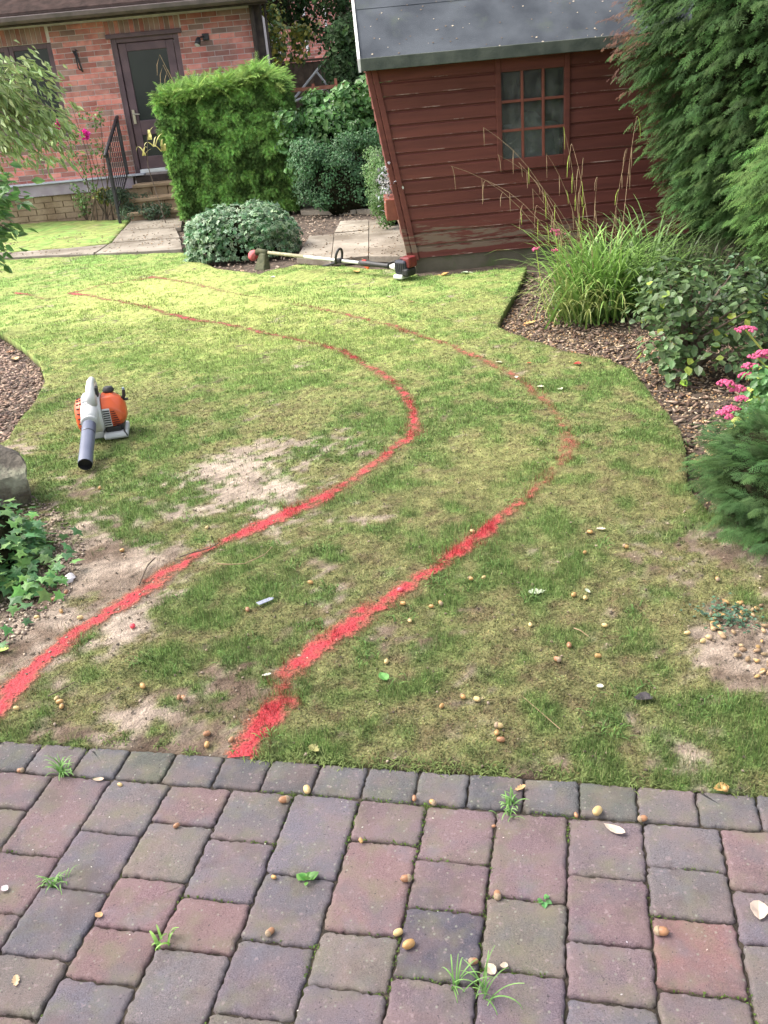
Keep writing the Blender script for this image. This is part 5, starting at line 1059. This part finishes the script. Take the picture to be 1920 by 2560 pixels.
# engine shroud on the right
def loft(secs, mats, name, par, **k):
    """secs: list of (y, [(x,z)...])"""
    b = MB(); n = len(secs[0][1]); vs = [(x, y, z) for y, s in secs for x, z in s]; fs = []
    for i in range(len(secs)-1):
        for j in range(n): fs.append((i*n+j, i*n+(j+1) % n, (i+1)*n+(j+1) % n, (i+1)*n+j))
    fs.append(tuple(range(n))); fs.append(tuple((len(secs)-1)*n+j for j in range(n))[::-1]); b.add(vs, fs); return b.build(name, mats, par, **k)
def oct_(sx0, sx1, z0, z1, c): return [(sx0+c, z0), (sx1-c, z0), (sx1, z0+c), (sx1, z1-c*1.6), (sx1-c*1.4, z1), (sx0+c, z1), (sx0, z1-c), (sx0, z0+c)]
loft([(.046, oct_(-.10, .085, .065, .245, .03)), (.10, oct_(-.105, .09, .065, .245, .032)), (.145, oct_(-.10, .075, .075, .215, .035)), (.172, oct_(-.075, .045, .10, .18, .03))], MORG, 'engine_shroud', bw, bevel=.008, smooth=True)
b = MB(); b.box(-.085, .08, .046, .13, .035, .075); b.box(-.07, .065, .10, .15, .045, .08); b.build('engine_block', MBLK, bw, bevel=.008)
g1 = MB(); 
for i in range(7): g1.box(.086, .0935, .094, .140-.004*i, .088+i*.013, .0935+i*.013)
g1.build('cooling_slot', mat('dark_orange_slot', (.12,.02,.01), (.16,.03,.015)), bw)
g2 = MB(); g2.box(.070, .092, .047, .090, .082, .188); g2.build('grille', MLG, bw, bevel=.003)
g3 = MB()
for i in range(7): g3.box(.090, .0945, .050, .087, .090+i*.0135, .097+i*.0135)
g3.build('grille_slot', MBLK, bw)
b = MB(); b.lathe([(.012, .0), (.030, 0), (.034, .01), (.026, .028), (.01, .03)], 18, M=Matrix.Translation((-.06, .09, .245))); b.build('fuel_cap', MBLK, bw, smooth=True)
b = MB().tube([(-.05, .155, .19), (-.05, .172, .215), (-.05, .175, .245)], [.011, .011, .009], 10).box(-.06, -.04, .165, .19, .185, .195); b.build('choke_lever', MBLK, bw)
MB().lathe([(.006, 0), (.008, .002), (.008, .012), (.004, .015)], 10, M=Matrix.Translation((-.05, .175, .246))).build('lever_tip', mat('blue_grey_cap', (.2,.25,.3), (.25,.3,.35)), bw)
# handle
b = MB()
hp = [(.085, .003, ZC+.065), (.068, .004, ZC+.125), (.035, .006, ZC+.162), (-.02, .006, ZC+.175), (-.09, .006, ZC+.168), (-.14, .004, ZC+.135), (-.155, .0, ZC+.08), (-.14, 0, ZC+.02), (-.09, 0, ZC)]
b.tube(hp, [.032, .027, .023, .020, .020, .021, .022, .022, .02], 14); b.build('handle', MLG, bw, smooth=True)
b = MB(); b.prism([(.10, ZC+.05), (.085, ZC+.10), (.055, ZC+.12), (-.06, ZC+.11), (-.07, ZC+.04)], -.055, .035); b.build('handle_base', MLG, bw, bevel=.012)
MB().prism([(.05, ZC+.10), (.045, ZC+.155), (.0, ZC+.16), (.0, ZC+.10)], .028, .044).build('trigger', MBLK, bw, bevel=.006)
MB().box(.078, .104, -.035, -.012, ZC+.075, ZC+.088).build('switch', MBLK, bw, bevel=.002)
# tank / foot
b = MB(); b.prism([(-.10, .005), (.10, .005), (.115, .02), (.10, .045), (-.10, .045)], .03, .165); b.build('fuel_tank', MTANK, bw, bevel=.010)
MB().prism([(-.09, .004), (.05, .004), (.06, .05), (-.09, .05)], -.06, .028).build('foot', MLG, bw, bevel=.008)
MB().tube([(.07, .145, .052), (.102, .150, .045), (.112, .162, .02)], .004, 6).build('fuel_line', MBLK, bw)
# ================================================================== STRIMMER
sx0, sy0 = G(568, 580); sx1, sy1 = G(880, 602)
p0 = Vector((sx0, sy0, 0)); p1 = Vector((sx1-.0, sy1, 0)); ax = (p1-p0).normalized(); SL = (p1-p0).length
stm = empty('grass_strimmer', tuple(p0), math.atan2(ax.y, ax.x)); tag(stm, 'petrol grass strimmer lying on the lawn between ivy mound and shed', 'strimmer')
# local X from cutting head to engine, Y away from camera, Z up
MALU = mat('aluminium_shaft', (.55,.54,.50), (.68,.68,.66), scale=9, rough=.4, bump=.05)
MDIRT = mat('muddy_shaft', (.26,.23,.14), (.38,.35,.24), scale=20, rough=.9, bump=.5)
MGUARD = mat('grass_caked_guard', (.05,.055,.03), (.10,.10,.055), scale=20, rough=.95, bump=1, bscale=50, bdist=.008)
MREDH = mat('faded_red_spool', (.45,.06,.07), (.6,.16,.17), scale=20, rough=.6, bump=.3)
SA = Vector((.02, .02, .155)); SB = Vector((SL-.10, 0, .095)); L = lambda t: SA.lerp(SB, t)
MB().tube([L(0), L(.2), L(.33)], .0165, 12).build('shaft_end', MDIRT, stm, smooth=True); MB().tube([L(.33), L(1)], .0145, 12).build('shaft', MALU, stm, smooth=True)
MB().tube([L(.02)+Vector((.03,0,.0)), L(0), Vector((-.045, .01, .165)), Vector((-.075, 0, .14))], [.024, .027, .029, .026], 12).build('gear_head', MGUARD, stm, smooth=True)
hm = Matrix.Translation((-.105, -.01, .125)) @ Matrix.Rotation(math.radians(-62), 4, 'Y')
MB().lathe([(.02, .03), (.040, .028), (.052, .015), (.054, -.018), (.045, -.03), (.025, -.04), (.015, -.05)], 24, M=hm).build('line_spool', MREDH, stm, smooth=True)
g = MB(); 
vs = [(.0,-.02,.15), (.07,-.02,.145), (.115,-.10,.0), (-.035,-.10,.0), (.0,.03,.15), (.07,.03,.14), (.12,.0,.005), (-.03,.0,.005)]
g.add(vs, [(0,1,2,3), (7,6,5,4), (0,4,5,1), (1,5,6,2), (2,6,7,3), (3,7,4,0)]); g.build('guard', MGUARD, stm, bevel=.012)
c0 = L(.60); b = MB(); pts = []
for i in range(13):
    a = math.radians(-50+i*23.5); pts.append((c0.x+.02*math.sin(a), c0.y-.01-.045*math.cos(a), c0.z+.035+.072*math.sin(a)))
b.tube(pts, .0115, 10, caps=True); b.build('loop_handle', MBLK, stm, smooth=True); MB().box(c0.x-.025, c0.x+.025, c0.y-.026, c0.y+.026, c0.z-.022, c0.z+.022).build('handle_clamp', MBLK, stm, bevel=.006)
MB().tube([c0+Vector((-.01, -.02, -.01)), c0+Vector((-.10, -.06, -.035)), c0+Vector((-.16, -.08, -.04))], [.012, .010, .004], 8).build('barrier_bar', MBLK, stm)
b = MB(); b.tube([L(.74), L(.76), L(.80), L(.85), L(.93), L(.94), L(.95)], [.021, .027, .028, .022, .021, .026, .02], 12); b.build('grip', MBLK, stm, smooth=True)
MB().prism([(L(.79).x-.03, .085), (L(.79).x+.035, .085), (L(.79).x+.02, .06)], -.012, .008).build('throttle_trigger', MORG, stm, bevel=.003); MB().box(L(.78).x-.025, L(.78).x+.02, -.01, .01, .125, .140).build('stop_switch', mat('red_switch', (.55,.05,.04), (.6,.08,.06), rough=.4), stm, bevel=.004)
E0 = SL-.10
MB().tube([(E0-.07, 0, .098), (E0-.03, 0, .098), (E0+.03, 0, .095)], [.018, .03, .045], 16).build('clutch_cone', MALU, stm, smooth=True)
MB().tube([L(.93)+Vector((0, 0, .02)), (E0-.06, -.02, .135), (E0, -.02, .155), (E0+.04, 0, .16)], .004, 6).build('throttle_cable', MBLK, stm)
MB().box(E0+.02, E0+.145, -.075, .075, .045, .165).build('engine_body', mat('dark_blue_black_plastic', (.02,.022,.035), (.04,.043,.06), rough=.45), stm, bevel=.022)
MB().box(E0+.05, E0+.12, -.03, .07, .160, .185, M=None).build('top_cover', mat('engine_red_cover', (.12,.02,.02), (.18,.03,.03), scale=20, rough=.4), stm, bevel=.012)
MB().box(E0+.10, E0+.175, -.055, .06, .10, .19).build('cylinder_cover', mat('dull_red_cover', (.12,.02,.02), (.2,.03,.03), scale=20, rough=.45), stm, bevel=.014)
MB().box(E0+.10, E0+.17, -.08, .05, .03, .10).build('recoil_housing', MBLK, stm, bevel=.018)
MB().box(E0+.01, E0+.11, -.085, .03, .008, .046).build('fuel_tank', mat('white_tank', (.65,.64,.58), (.75,.74,.7), rough=.4), stm, bevel=.012)
b = MB()
for i in range(5): b.box(E0+.035+i*.02, E0+.043+i*.02, -.079, -.0745, .07, .145)
b.build('vent_slot', MBLK, stm)
# ================================================================== SMALL THINGS ON LAWN AND PAVING
patio_poly = [tuple(st2xy(*q)) for q in [(-3,-ew), (3,-ew), (3,2), (-3,2)]]
def zg(x, y):
    if bool(inpoly(np.array([x]), np.array([y]), patio_poly)[0]): return .001
    if bool(inpoly(np.array([x]), np.array([y]), LAWN)[0]): return z_at(x, y)+.003
    return float(HB(np.array([x]), np.array([y]))[0])+.01
MAC = [mat('acorn_tan', (.36,.19,.07), (.48,.29,.11), scale=60, rough=.35, bump=.1, bscale=200, stretch=(1,1,.3)), mat('acorn_pale', (.50,.34,.14), (.60,.44,.21), scale=60, rough=.4, bump=.1, bscale=200), mat('acorn_brown', (.26,.13,.07), (.40,.2,.1), scale=60, rough=.3, bump=.1, bscale=200)]
MCUP = mat('acorn_cup', (.28,.2,.13), (.4,.3,.2), scale=200, rough=.9, bump=1, bscale=500, bdist=.002)
def acorn_proto(k, cup):
    r = empty('acorn', (0, 0, 0)); b = MB(); b.lathe([(.0005, -.0125), (.0045, -.0118), (.0075, -.008), (.0085, -.002), (.0085, .003), (.0072, .0085), (.004, .0115), (.0012, .0125), (.0005, .0142)], 16, M=Matrix.Rotation(math.radians(90), 4, 'Y')); b.build('nut', MAC[k], r, smooth=True)
    if cup: c = MB(); c.lathe([(.0005, -.0155), (.002, -.0148), (.0065, -.0132), (.0092, -.009), (.0096, -.005), (.0088, -.0045)], 14, M=Matrix.Rotation(math.radians(90), 4, 'Y')); c.build('cup', MCUP, r, smooth=True)
    return r
protos = {(k, c): acorn_proto(k, c) for k in range(3) for c in (0, 1)}; used = set()
AC = []   # (x, y display, kind, cup, scale, group)
for x, y in [(383,70),(890,63),(1045,120),(867,147),(432,262),(376,268),(83,370),(205,380),(245,366),(820,330),(869,342),(112,447),(632,462),(953,460),(800,546),(748,613),(925,594),(12,626),(1378,530),(1310,490),(1403,513),(250,812),(342,770),(402,783),(497,897),(488,928),(505,960),(1471,1170),(1440,260)]: AC.append((829.5+x/2, 1123+y/2, 'lawn'))
for x, y in [(248,1042),(262,1058),(270,1078),(75,1082),(775,1035),(797,1038),(895,1188),(1000,1212),(895,1234),(1072,660),(530,400),(165,697),(270,672),(235,617),(290,583),(350,693),(620,987),(432,125),(898,310),(1343,540)]: AC.append((x/2, 994+y/2, 'lawn'))
LM = {'the right line': (905,1255), 'the right line\'s near end': (560,1565), 'the left line\'s end': (20,1500), 'the leaf blower nozzle': (215,1010), 'the ivy clump': (90,1290), 'the dark feathery shrub': (1530,1290), 'the acorn litter': (1600,1400), 'the pale oak leaf': (1160,1285), 'the dark curled leaf': (1392,1510), 'the patio border\'s middle': (1090,1660), 'the lawn\'s lower right corner': (1640,1690), 'the pale twig': (535,1215), 'the left line\'s middle': (640,1105)}
asg = {}
for i, (x, y, g_) in enumerate(AC):
    m = min(LM, key=lambda k: (LM[k][0]-x)**2+((LM[k][1]-y)*1.0)**2); asg.setdefault(m, []).append((math.hypot(LM[m][0]-x, LM[m][1]-y), i))
labs = {}; ordw = ['nearest', 'second nearest', 'third nearest', 'fourth nearest', 'fifth nearest', 'sixth nearest', 'seventh nearest', 'eighth nearest', 'ninth nearest', 'tenth nearest']
for m, l_ in asg.items():
    for k, (d_, i) in enumerate(sorted(l_)): labs[i] = 'acorn in the grass, %s one to %s' % (ordw[min(k, 9)], m)
def put_acorn(x, y, label, kind, cup, sc, group):
    gx, gy = G(x, y); key = (kind, cup); r = protos[key] if key not in used else copy_tree(protos[key]); used.add(key)
    r.scale = (sc, sc, sc); r.location = (gx, gy, zg(gx, gy)+.0075*sc); r.rotation_euler = (random.uniform(0, 6.28), random.uniform(-.25, .25), random.uniform(0, 6.28)); tag(r, label, 'acorn', group)
for i, (x, y, g_) in enumerate(AC): put_acorn(x, y, labs[i], random.choice([0, 0, 1, 1, 2]), int(random.random() < .3), random.uniform(.66, .88), 'acorns fallen on the lawn')
for x, y, lb, k, cup, sc in [(829.5+66,1573+155,'small red brown acorn at the top left corner of a purple block under the border',2,0,.7),(829.5+105,1573+164,'acorn with its cup in the joint between border row and two blocks',0,1,.8),(829.5+415,1573+191,'tiny orange acorn at a joint corner left of the big pale acorn',2,0,.6),
  (829.5+461,1573+185,'large pale acorn lying against the grey border blocks on the right',1,0,1.25),(829.5+559,1573+200,'brown acorn half in its cup, right of the large pale acorn',2,1,.9),(829.5+245,1573+365,'red brown acorn in the joint beside a red block in mid patio',2,1,.95),(829.5+31,1573+446,'pale acorn left above the dark slate coloured block',1,0,.9),
  (829.5+54,1573+473,'orange brown acorn left of the dark slate coloured block',0,0,1.15),(829.5+600,1573+445,'shiny brown acorn with cup beside the brick red block',2,1,1.15),(614,1573+160,'round brown acorn on the purple block left of the long pale acorn',2,1,1.1),(664,1573+138,'long pale acorn upright in the joint below the border row',1,0,1.15),
  (45,1573+95,'broken acorn at the joint near the left picture edge',2,1,.8),(260,1573+125,'yellow acorn bit in the joint under the border row on the left',1,0,.6),(382,1573+214,'small brown acorn on the joint above a purple block',2,0,.7),(585,1573+444,'cracked brown acorn lying on the blue grey block above a mossy joint',2,1,.85),
  (780,1573+246,'tiny orange acorn at the block corner, centre of the patio',0,0,.6),(830+47,1573+330,'crushed acorn shell in the middle of a long purple block',2,1,1.0),(829.5+194,1573+508,'cracked acorn shell at the right of the dark slate coloured block',2,1,.8),(829.5+237,1573+214,'very small red berry like acorn on the purple block',2,0,.45),(592,1573+325,'small orange acorn in a steep joint left of centre',0,0,.6)]:
    put_acorn(x, y, lb, k, cup, sc*.88, 'acorns fallen on the paving')
for key, r in protos.items():
    if key not in used:
        for ch in list(r.children): bpy.data.objects.remove(ch)
        bpy.data.objects.remove(r)
# leaves
OAK = [(0,-.1),(.03,0),(.10,.08),(.2,.12),(.17,.22),(.13,.28),(.27,.36),(.30,.44),(.19,.5),(.28,.6),(.27,.68),(.16,.71),(.2,.82),(.12,.9),(.0,.97)]
OAK = OAK+[(-x, y) for x, y in OAK[::-1][1:-1]]
def leaf_obj(x, y, size, col, rot, label, shape='oak', curl=.5, name='fallen_leaf', group='fallen leaves'):
    gx, gy = G(x, y); ol = OAK if shape == 'oak' else [(0,0),(.12,.12),(.2,.35),(.19,.6),(.1,.85),(0,1),(-.1,.85),(-.19,.6),(-.2,.35),(-.12,.12)]
    wf_ = 1 if shape != 'round' else 1.9; bm = bmesh.new(); mid = []; vs = []
    for px, py in ol: px *= wf_; vs.append(bm.verts.new(((px)*size, (py-.45)*size, size*(curl*(px*px*1.6+.5*(py-.5)**2)+random.uniform(-.015, .015)))))
    ks = [bm.verts.new((0, (q-.45)*size, size*(-.02+curl*.5*(q-.5)**2))) for q in (.15, .4, .65, .85)]
    n = len(vs)
    cyc = vs
    for i in range(n):
        a, c = cyc[i], cyc[(i+1) % n]; yy = ((a.co.y+c.co.y)/2)/size+.45; k = ks[min(range(4), key=lambda j: abs((.15,.4,.65,.85)[j]-yy))]
        try: bm.faces.new((a, c, k))
        except Exception: pass
    for i in range(n):   # bridge where nearest midrib vertex changes
        a = cyc[i]; p_, q_ = cyc[i-1], cyc[(i+1) % n]
        f = lambda u, v: min(range(4), key=lambda j: abs((.15,.4,.65,.85)[j]-(((u.co.y+v.co.y)/2)/size+.45)))
        k1, k2 = f(p_, a), f(a, q_)
        if k1 != k2:
            try: bm.faces.new((a, ks[k1], ks[k2]))
            except Exception: pass
    bmesh.ops.recalc_face_normals(bm, faces=bm.faces); me = bpy.data.meshes.new(name); bm.to_mesh(me); bm.free()
    c = np.array(col); me.materials.append(mat('leaf_%s' % name, tuple(c*.8), tuple(np.clip(c*1.15, 0, 1)), scale=60, rough=.6, bump=.3, transl=.2))
    o = link(name, me); sm_ = o.modifiers.new('thickness', 'SOLIDIFY'); sm_.thickness = .0006; o.location = (gx, gy, zg(gx, gy)+.004); o.rotation_euler = (random.uniform(-.15, .15), random.uniform(-.15, .15), math.radians(rot)); tag(o, label, 'leaf', group); return o
leaf_obj(1330, 1797, .05, (.62,.5,.4), 50, 'narrow pinkish cream leaf on a purple block below the large pale acorn', 'thin', .9)
leaf_obj(1124, 1707, .028, (.62,.38,.18), -70, 'small orange leaf scrap on the grey border row', 'oak', 1.0)
leaf_obj(1638, 1971, .045, (.66,.52,.42), 160, 'pale crumpled leaf at the right edge of the patio', 'round', .9)
leaf_obj(1060, 2099, .028, (.6,.48,.36), 30, 'torn pale leaf scrap at the corner below the dark slate coloured block', 'round', .6)
leaf_obj(1090, 2090, .016, (.6,.48,.36), 80, 'tiny pale leaf scrap right of the torn one', 'round', .6)
leaf_obj(36, 2123, .026, (.62,.44,.26), 20, 'tan leaf scrap at the lower left of the patio', 'oak', .6)
leaf_obj(215, 1687, .03, (.55,.42,.3), 85, 'curled tan leaf on the border joint, right of the left grass tuft', 'thin', .6)
leaf_obj(215, 1573+408, .02, (.5,.3,.14), 60, 'small brown leaf flake on a purple block at the left', 'round', .4)
leaf_obj(12, 1573+350, .02, (.6,.5,.5), 60, 'pale flake at the left edge of the patio', 'round', .4)
leaf_obj(829.5+330, 1123+161, .055, (.5,.56,.38), 95, 'pale green oak leaf lying on the right half of the lawn', 'oak', .6)
leaf_obj(829.5+440, 1123+156, .025, (.5,.56,.40), 20, 'small pale green leaf right of the pale oak leaf', 'oak', .6)
leaf_obj(829.5+469, 1123+26, .035, (.6,.5,.38), 60, 'cream torn leaf high on the right half of the lawn', 'oak', .9)
leaf_obj(829.5+0, 1123+345, .04, (.14,.34,.08), 30, 'bright green leaf beside the curve of the right red line', 'round', .6)
leaf_obj(1392, 1512, .05, (.06,.05,.055), 80, 'dark curled leaf in the grass on the lower right', 'round', .9)
leaf_obj(829.5+467, 1123+361, .02, (.7,.68,.55), 80, 'white flower petal on the lower right lawn', 'round', .6)
leaf_obj(578, 994+472, .028, (.78,.74,.62), 95, 'white leaf scrap left of the lower gap in the right red line', 'thin', .3)
leaf_obj(8, 994+418, .05, (.42,.5,.12), 80, 'yellow green leaf at the left edge above the left red line', 'oak', .5)
leaf_obj(680, 994+628, .04, (.3,.28,.1), 40, 'olive brown leaf just above the patio border in the middle', 'oak', .8)
for x, y, s, c, r, lb in [(945,588,.07,(.62,.45,.16),40,'yellow orange leaf on the lawn just right of the strimmer engine'),(962,594,.08,(.66,.40,.14),120,'orange leaf on the lawn near the left foot of the shed'),(1017,578,.06,(.50,.55,.35),20,'green oak leaf standing on the lawn by the shed base'),(1004,590,.07,(.42,.52,.34),60,'pale green oak leaf lying before the shed'),
  (890,572,.06,(.6,.42,.16),10,'yellow leaf under the right side of the strimmer engine'),(770,590,.09,(.62,.42,.12),30,'golden leaf beneath the strimmer loop handle'),(856,602,.06,(.66,.58,.36),90,'cream leaf left of the strimmer engine'),(840,643,.05,(.6,.5,.35),60,'buff leaf on the lawn in front of the strimmer'),(889,654,.05,(.45,.3,.15),60,'brown leaf lower in front of the strimmer'),
  (700,568,.05,(.6,.5,.3),10,'tan leaf below the strimmer shaft'),(522,576,.06,(.55,.36,.22),50,'orange brown leaf on soil left of the strimmer head'),(1248,789,.045,(.42,.05,.03),70,'red leaf on the grass by the right flower bed'),(1143,786,.03,(.5,.1,.04),40,'small red leaf further left of the bed edge'),(1145,686,.09,(.62,.38,.16),100,'orange brown oak leaf on the soil at the bed corner'),
  (1078,783,.04,(.62,.6,.4),80,'pale leaf on the outer red line bend'),(1168,837,.04,(.6,.6,.42),60,'pale leaf on the right red line'),(1210,842,.04,(.62,.64,.45),10,'pale green leaf scrap right of the red line'),(1115,817,.03,(.62,.62,.5),0,'white leaf scrap on the lawn inside the bend'),(1340,735,.05,(.66,.52,.36),80,'large buff leaf on the gravel bed'),
  (30,765,.08,(.55,.4,.2),30,'light brown leaf on the bark bed'),(20,748,.07,(.6,.34,.2),100,'orange leaf further back on the bark bed'),(1560,1707,.035,(.55,.34,.12),85,'brown acorn like leaf by the patio border at the right'),(590,600,.045,(.55,.62,.55),90,'pale blue grey leaf on the lawn in front of the strimmer head')]:
    leaf_obj(x, y, s, c, r, lb, random.choice(['oak', 'round']), .8)
# twigs, tag, stone, berry
def twig(px, label, r=.0022, col=0, z=.01):
    P = [(*G(*p), 0) for p in px]; P = [(x, y, zg(x, y)+z+.004*(i % 2)) for i, (x, y, _) in enumerate(P)]; n = len(P); o = MB().tube(P, [r*(1-.5*i/n) for i in range(n)], 6).build('twig', [MST, BARK][col], None); tag(o, label, 'twig', 'twigs on the lawn')
twig([(470,1226),(500,1230),(530,1226),(560,1216),(575,1205),(590,1190)], 'pale bent twig on the lawn between the two red lines')
twig([(302,1267),(312,1250),(322,1232),(338,1217)], 'short dark twig on bare soil above the left red line', .004, 1)
twig([(388,1212),(420,1203),(455,1192),(475,1182)], 'dark twig lying along the left red line', .003, 1)
twig([(106,1512),(130,1502),(165,1484)], 'thin dark twig below the left red line near the patio', .002, 1)
twig([(40,1302),(90,1298),(140,1305)], 'thin trailing stem on the soil under the ivy clump', .002, 1)
twig([(829.5+410,1123+240),(829.5+425,1123+248),(829.5+442,1123+258)], 'small grey twig in the grass on the right', .0018)
twig([(829.5+380,1123+455),(829.5+300,1123+390)], 'straight dry grass stalk lying on the right half of the lawn', .0011)
gx, gy = G(573, 1308); tg = MB().box(-.028, .028, -.009, .009, 0, .0025).box(.028, .036, -.005, .005, 0, .002).build('plant_tag', mat('grey_blue_plastic', (.26,.27,.34), (.32,.33,.4), rough=.4, bump=.1), None, bevel=.0015, loc=(gx, gy, zg(gx, gy)+.008)); tg.rotation_euler = (.1, .12, .75); tag(tg, 'small grey blue plastic plant tag lying between the red lines', 'plant tag')
gx, gy = G(152, 1256); stn = MB().blob((0,0,0), (.02,.028,.014), 9, 6, jit=.18).build('white_stone', mat('white_quartz', (.55,.5,.5), (.7,.66,.66), scale=30, rough=.6, bump=.5), None, loc=(gx, gy, zg(gx, gy)+.008)); tag(stn, 'pale whitish stone on bare soil right of the ivy clump', 'stone')
gx, gy = G(289, 1362); bb = MB().blob((0,0,0), (.009,.010,.008), 10, 8, jit=.04).build('red_berry', mat('painted_red', (.6,.04,.06), (.7,.08,.1), rough=.4), None, loc=(gx, gy, zg(gx, gy)+.006)); tag(bb, 'small red painted acorn below the left red line', 'berry')
gx, gy = G(865, 1281); bb = MB().blob((0,0,0), (.011,.009,.008), 10, 8, jit=.04).build('painted_pebble', mat('painted_pink', (.7,.08,.12), (.75,.12,.15), rough=.4), None, loc=(gx, gy, zg(gx, gy)+.006)); tag(bb, 'pink sprayed pebble on the right red line', 'pebble')
# pale chips and droppings on the paving
ck = []
for i in range(75):
    s, t = random.uniform(-1.0, 1.1), random.uniform(-.13, 1.0); p = st2xy(s, t); ck.append((p[0], p[1]))
ck = np.array(ck); n = len(ck); o = foliage('paving_specks', [scatter(T_small(), np.column_stack([ck, np.full(n, .0025)]), frames(rdir(n)*A_(1,1,.05), A_(0,0,1)+rdir(n)*.1), RS.uniform(.002, .006, n), rcol(n, (.62,.56,.5), .3))], LEAFM); tag(o, 'tiny pale flecks of shell and droppings on the paving', 'debris', kind='stuff')
# weeds in the joints and grass tufts in the lawn
def weed(x, y, n, L, wd, lab, base=(.10,.24,.05), tip=(.24,.42,.12), kind='grass', lean=1.2, cat='weed'):
    gx, gy = G(x, y); z = zg(gx, gy)-.005; nm = 'grass_tuft' if kind == 'grass' else 'clover_weed'; r = plant(nm, (gx, gy, z), lab, cat, 'weeds in the paving')
    if kind == 'grass': o = foliage('blades', [arch(n, (gx, gy, z), .008, L, wd, base, tip, lean)], LEAF)
    else:
        d = rdir(n)*A_(1,1,.3); d[:, 2] = np.abs(d[:, 2]); o = foliage('leaves', [scatter(T_leaf(.42, .05, .1), np.tile(A_(gx, gy, z+.008), (n, 1))+d*.004, frames(d, A_(0,0,1)+rdir(n)*.2), RS.uniform(L[0], L[1], n), rcol(n, base, .15), rcol(n, tip, .1))], LEAF)
    under(o, r)
weed(137, 1668, 34, (.03,.075), (.0015,.003), 'spiky grass tuft on the border joint at the left of the patio')
weed(122, 1905, 30, (.02,.05), (.001,.002), 'small grass tuft with long pale blade at the left, mid patio')
weed(365, 2035, 7, (.03,.06), (.004,.008), 'broad bladed bright seedling in a joint, lower left', (.14,.30,.05), (.30,.5,.12))
weed(664, 1905, 9, (.012,.030), None, 'leafy dandelion seedling left of centre on the patio', (.11,.27,.05), (.2,.4,.1), 'leaf')
weed(1103, 1742, 24, (.025,.055), (.002,.004), 'spiky light green grass tuft under the border row, right of centre')
weed(829.5+345, 1573+374, 6, (.010,.018), None, 'tiny round leaved clover seedling on the right side joint', (.10,.30,.08), (.16,.4,.12), 'leaf')
weed(829.5+155, 1573+555, 10, (.035,.085), (.0014,.0024), 'sprawling grass on the lower edge of the dark slate coloured block')
weed(829.5+220, 1573+570, 14, (.035,.09), (.0014,.0024), 'sprawling grass tuft with one tall blade, right of the first sprawling one')
weed(829.5+455, 1573+409, 1, (.04,.045), (.001,.002), 'single thin blade on the purple block', lean=2.0)
weed(829.5+268, 1573+190, 8, (.02,.05), (.0012,.002), 'thin wispy blades beside the light green tuft')
# lawn tufts: longer seedling clumps (stuff)
tf = []
for i in range(300):
    y = 1.75+4.5*random.random()**1.5; x = random.uniform(-.42*y-.1, .42*y+.1); q = np.array([x]), np.array([y])
    if not inpoly(q[0], q[1], LAWN)[0] or lush_f(*q)[0] < .35 or bare_f(*q)[0] > .6: continue
    tf.append(arch(random.randint(8, 20), (x, y, z_at(x, y)-.002), .018, (.02, .05), (.0014, .0030), (.075,.15,.035), (.17,.28,.08), 1.5))
for i in range(420):
    p = st2xy(random.uniform(-1.3, 1.25), -ew-random.uniform(-.006, .035)); q = np.array([p[0]]), np.array([p[1]])
    if bare_f(*q)[0] > .75: continue
    tf.append(arch(random.randint(4, 10), (p[0], p[1], -.006), .008, (.012, .034), (.0012, .0024), (.085,.12,.035), (.2,.25,.08), 1.9))
V, F, C = merge(tf); o = link('lawn_tufts', npmesh('lawn_tufts', V, F, LEAFM, C)); tag(o, 'longer tufts of coarse grass in the lawn', 'grass', kind='stuff')
wc = plant('low_weed_patch', (*G(1575, 1335), 0), 'blue green small leaved weed at the right edge above the acorn litter', 'weed')
gx, gy = G(1575, 1335); n = 260; P = np.column_stack([gx+RS.normal(size=n)*.04, gy+RS.normal(size=n)*.04, np.full(n, z_at(gx, gy))+RS.uniform(0, .03, n)])
under(foliage('leaves', [scatter(T_leaf(.45), P, frames(rdir(n)*A_(1,1,.3), A_(0,0,1)+rdir(n)*.3), RS.uniform(.008, .014, n), rcol(n, (.09,.17,.10), .2))], LEAF), wc)
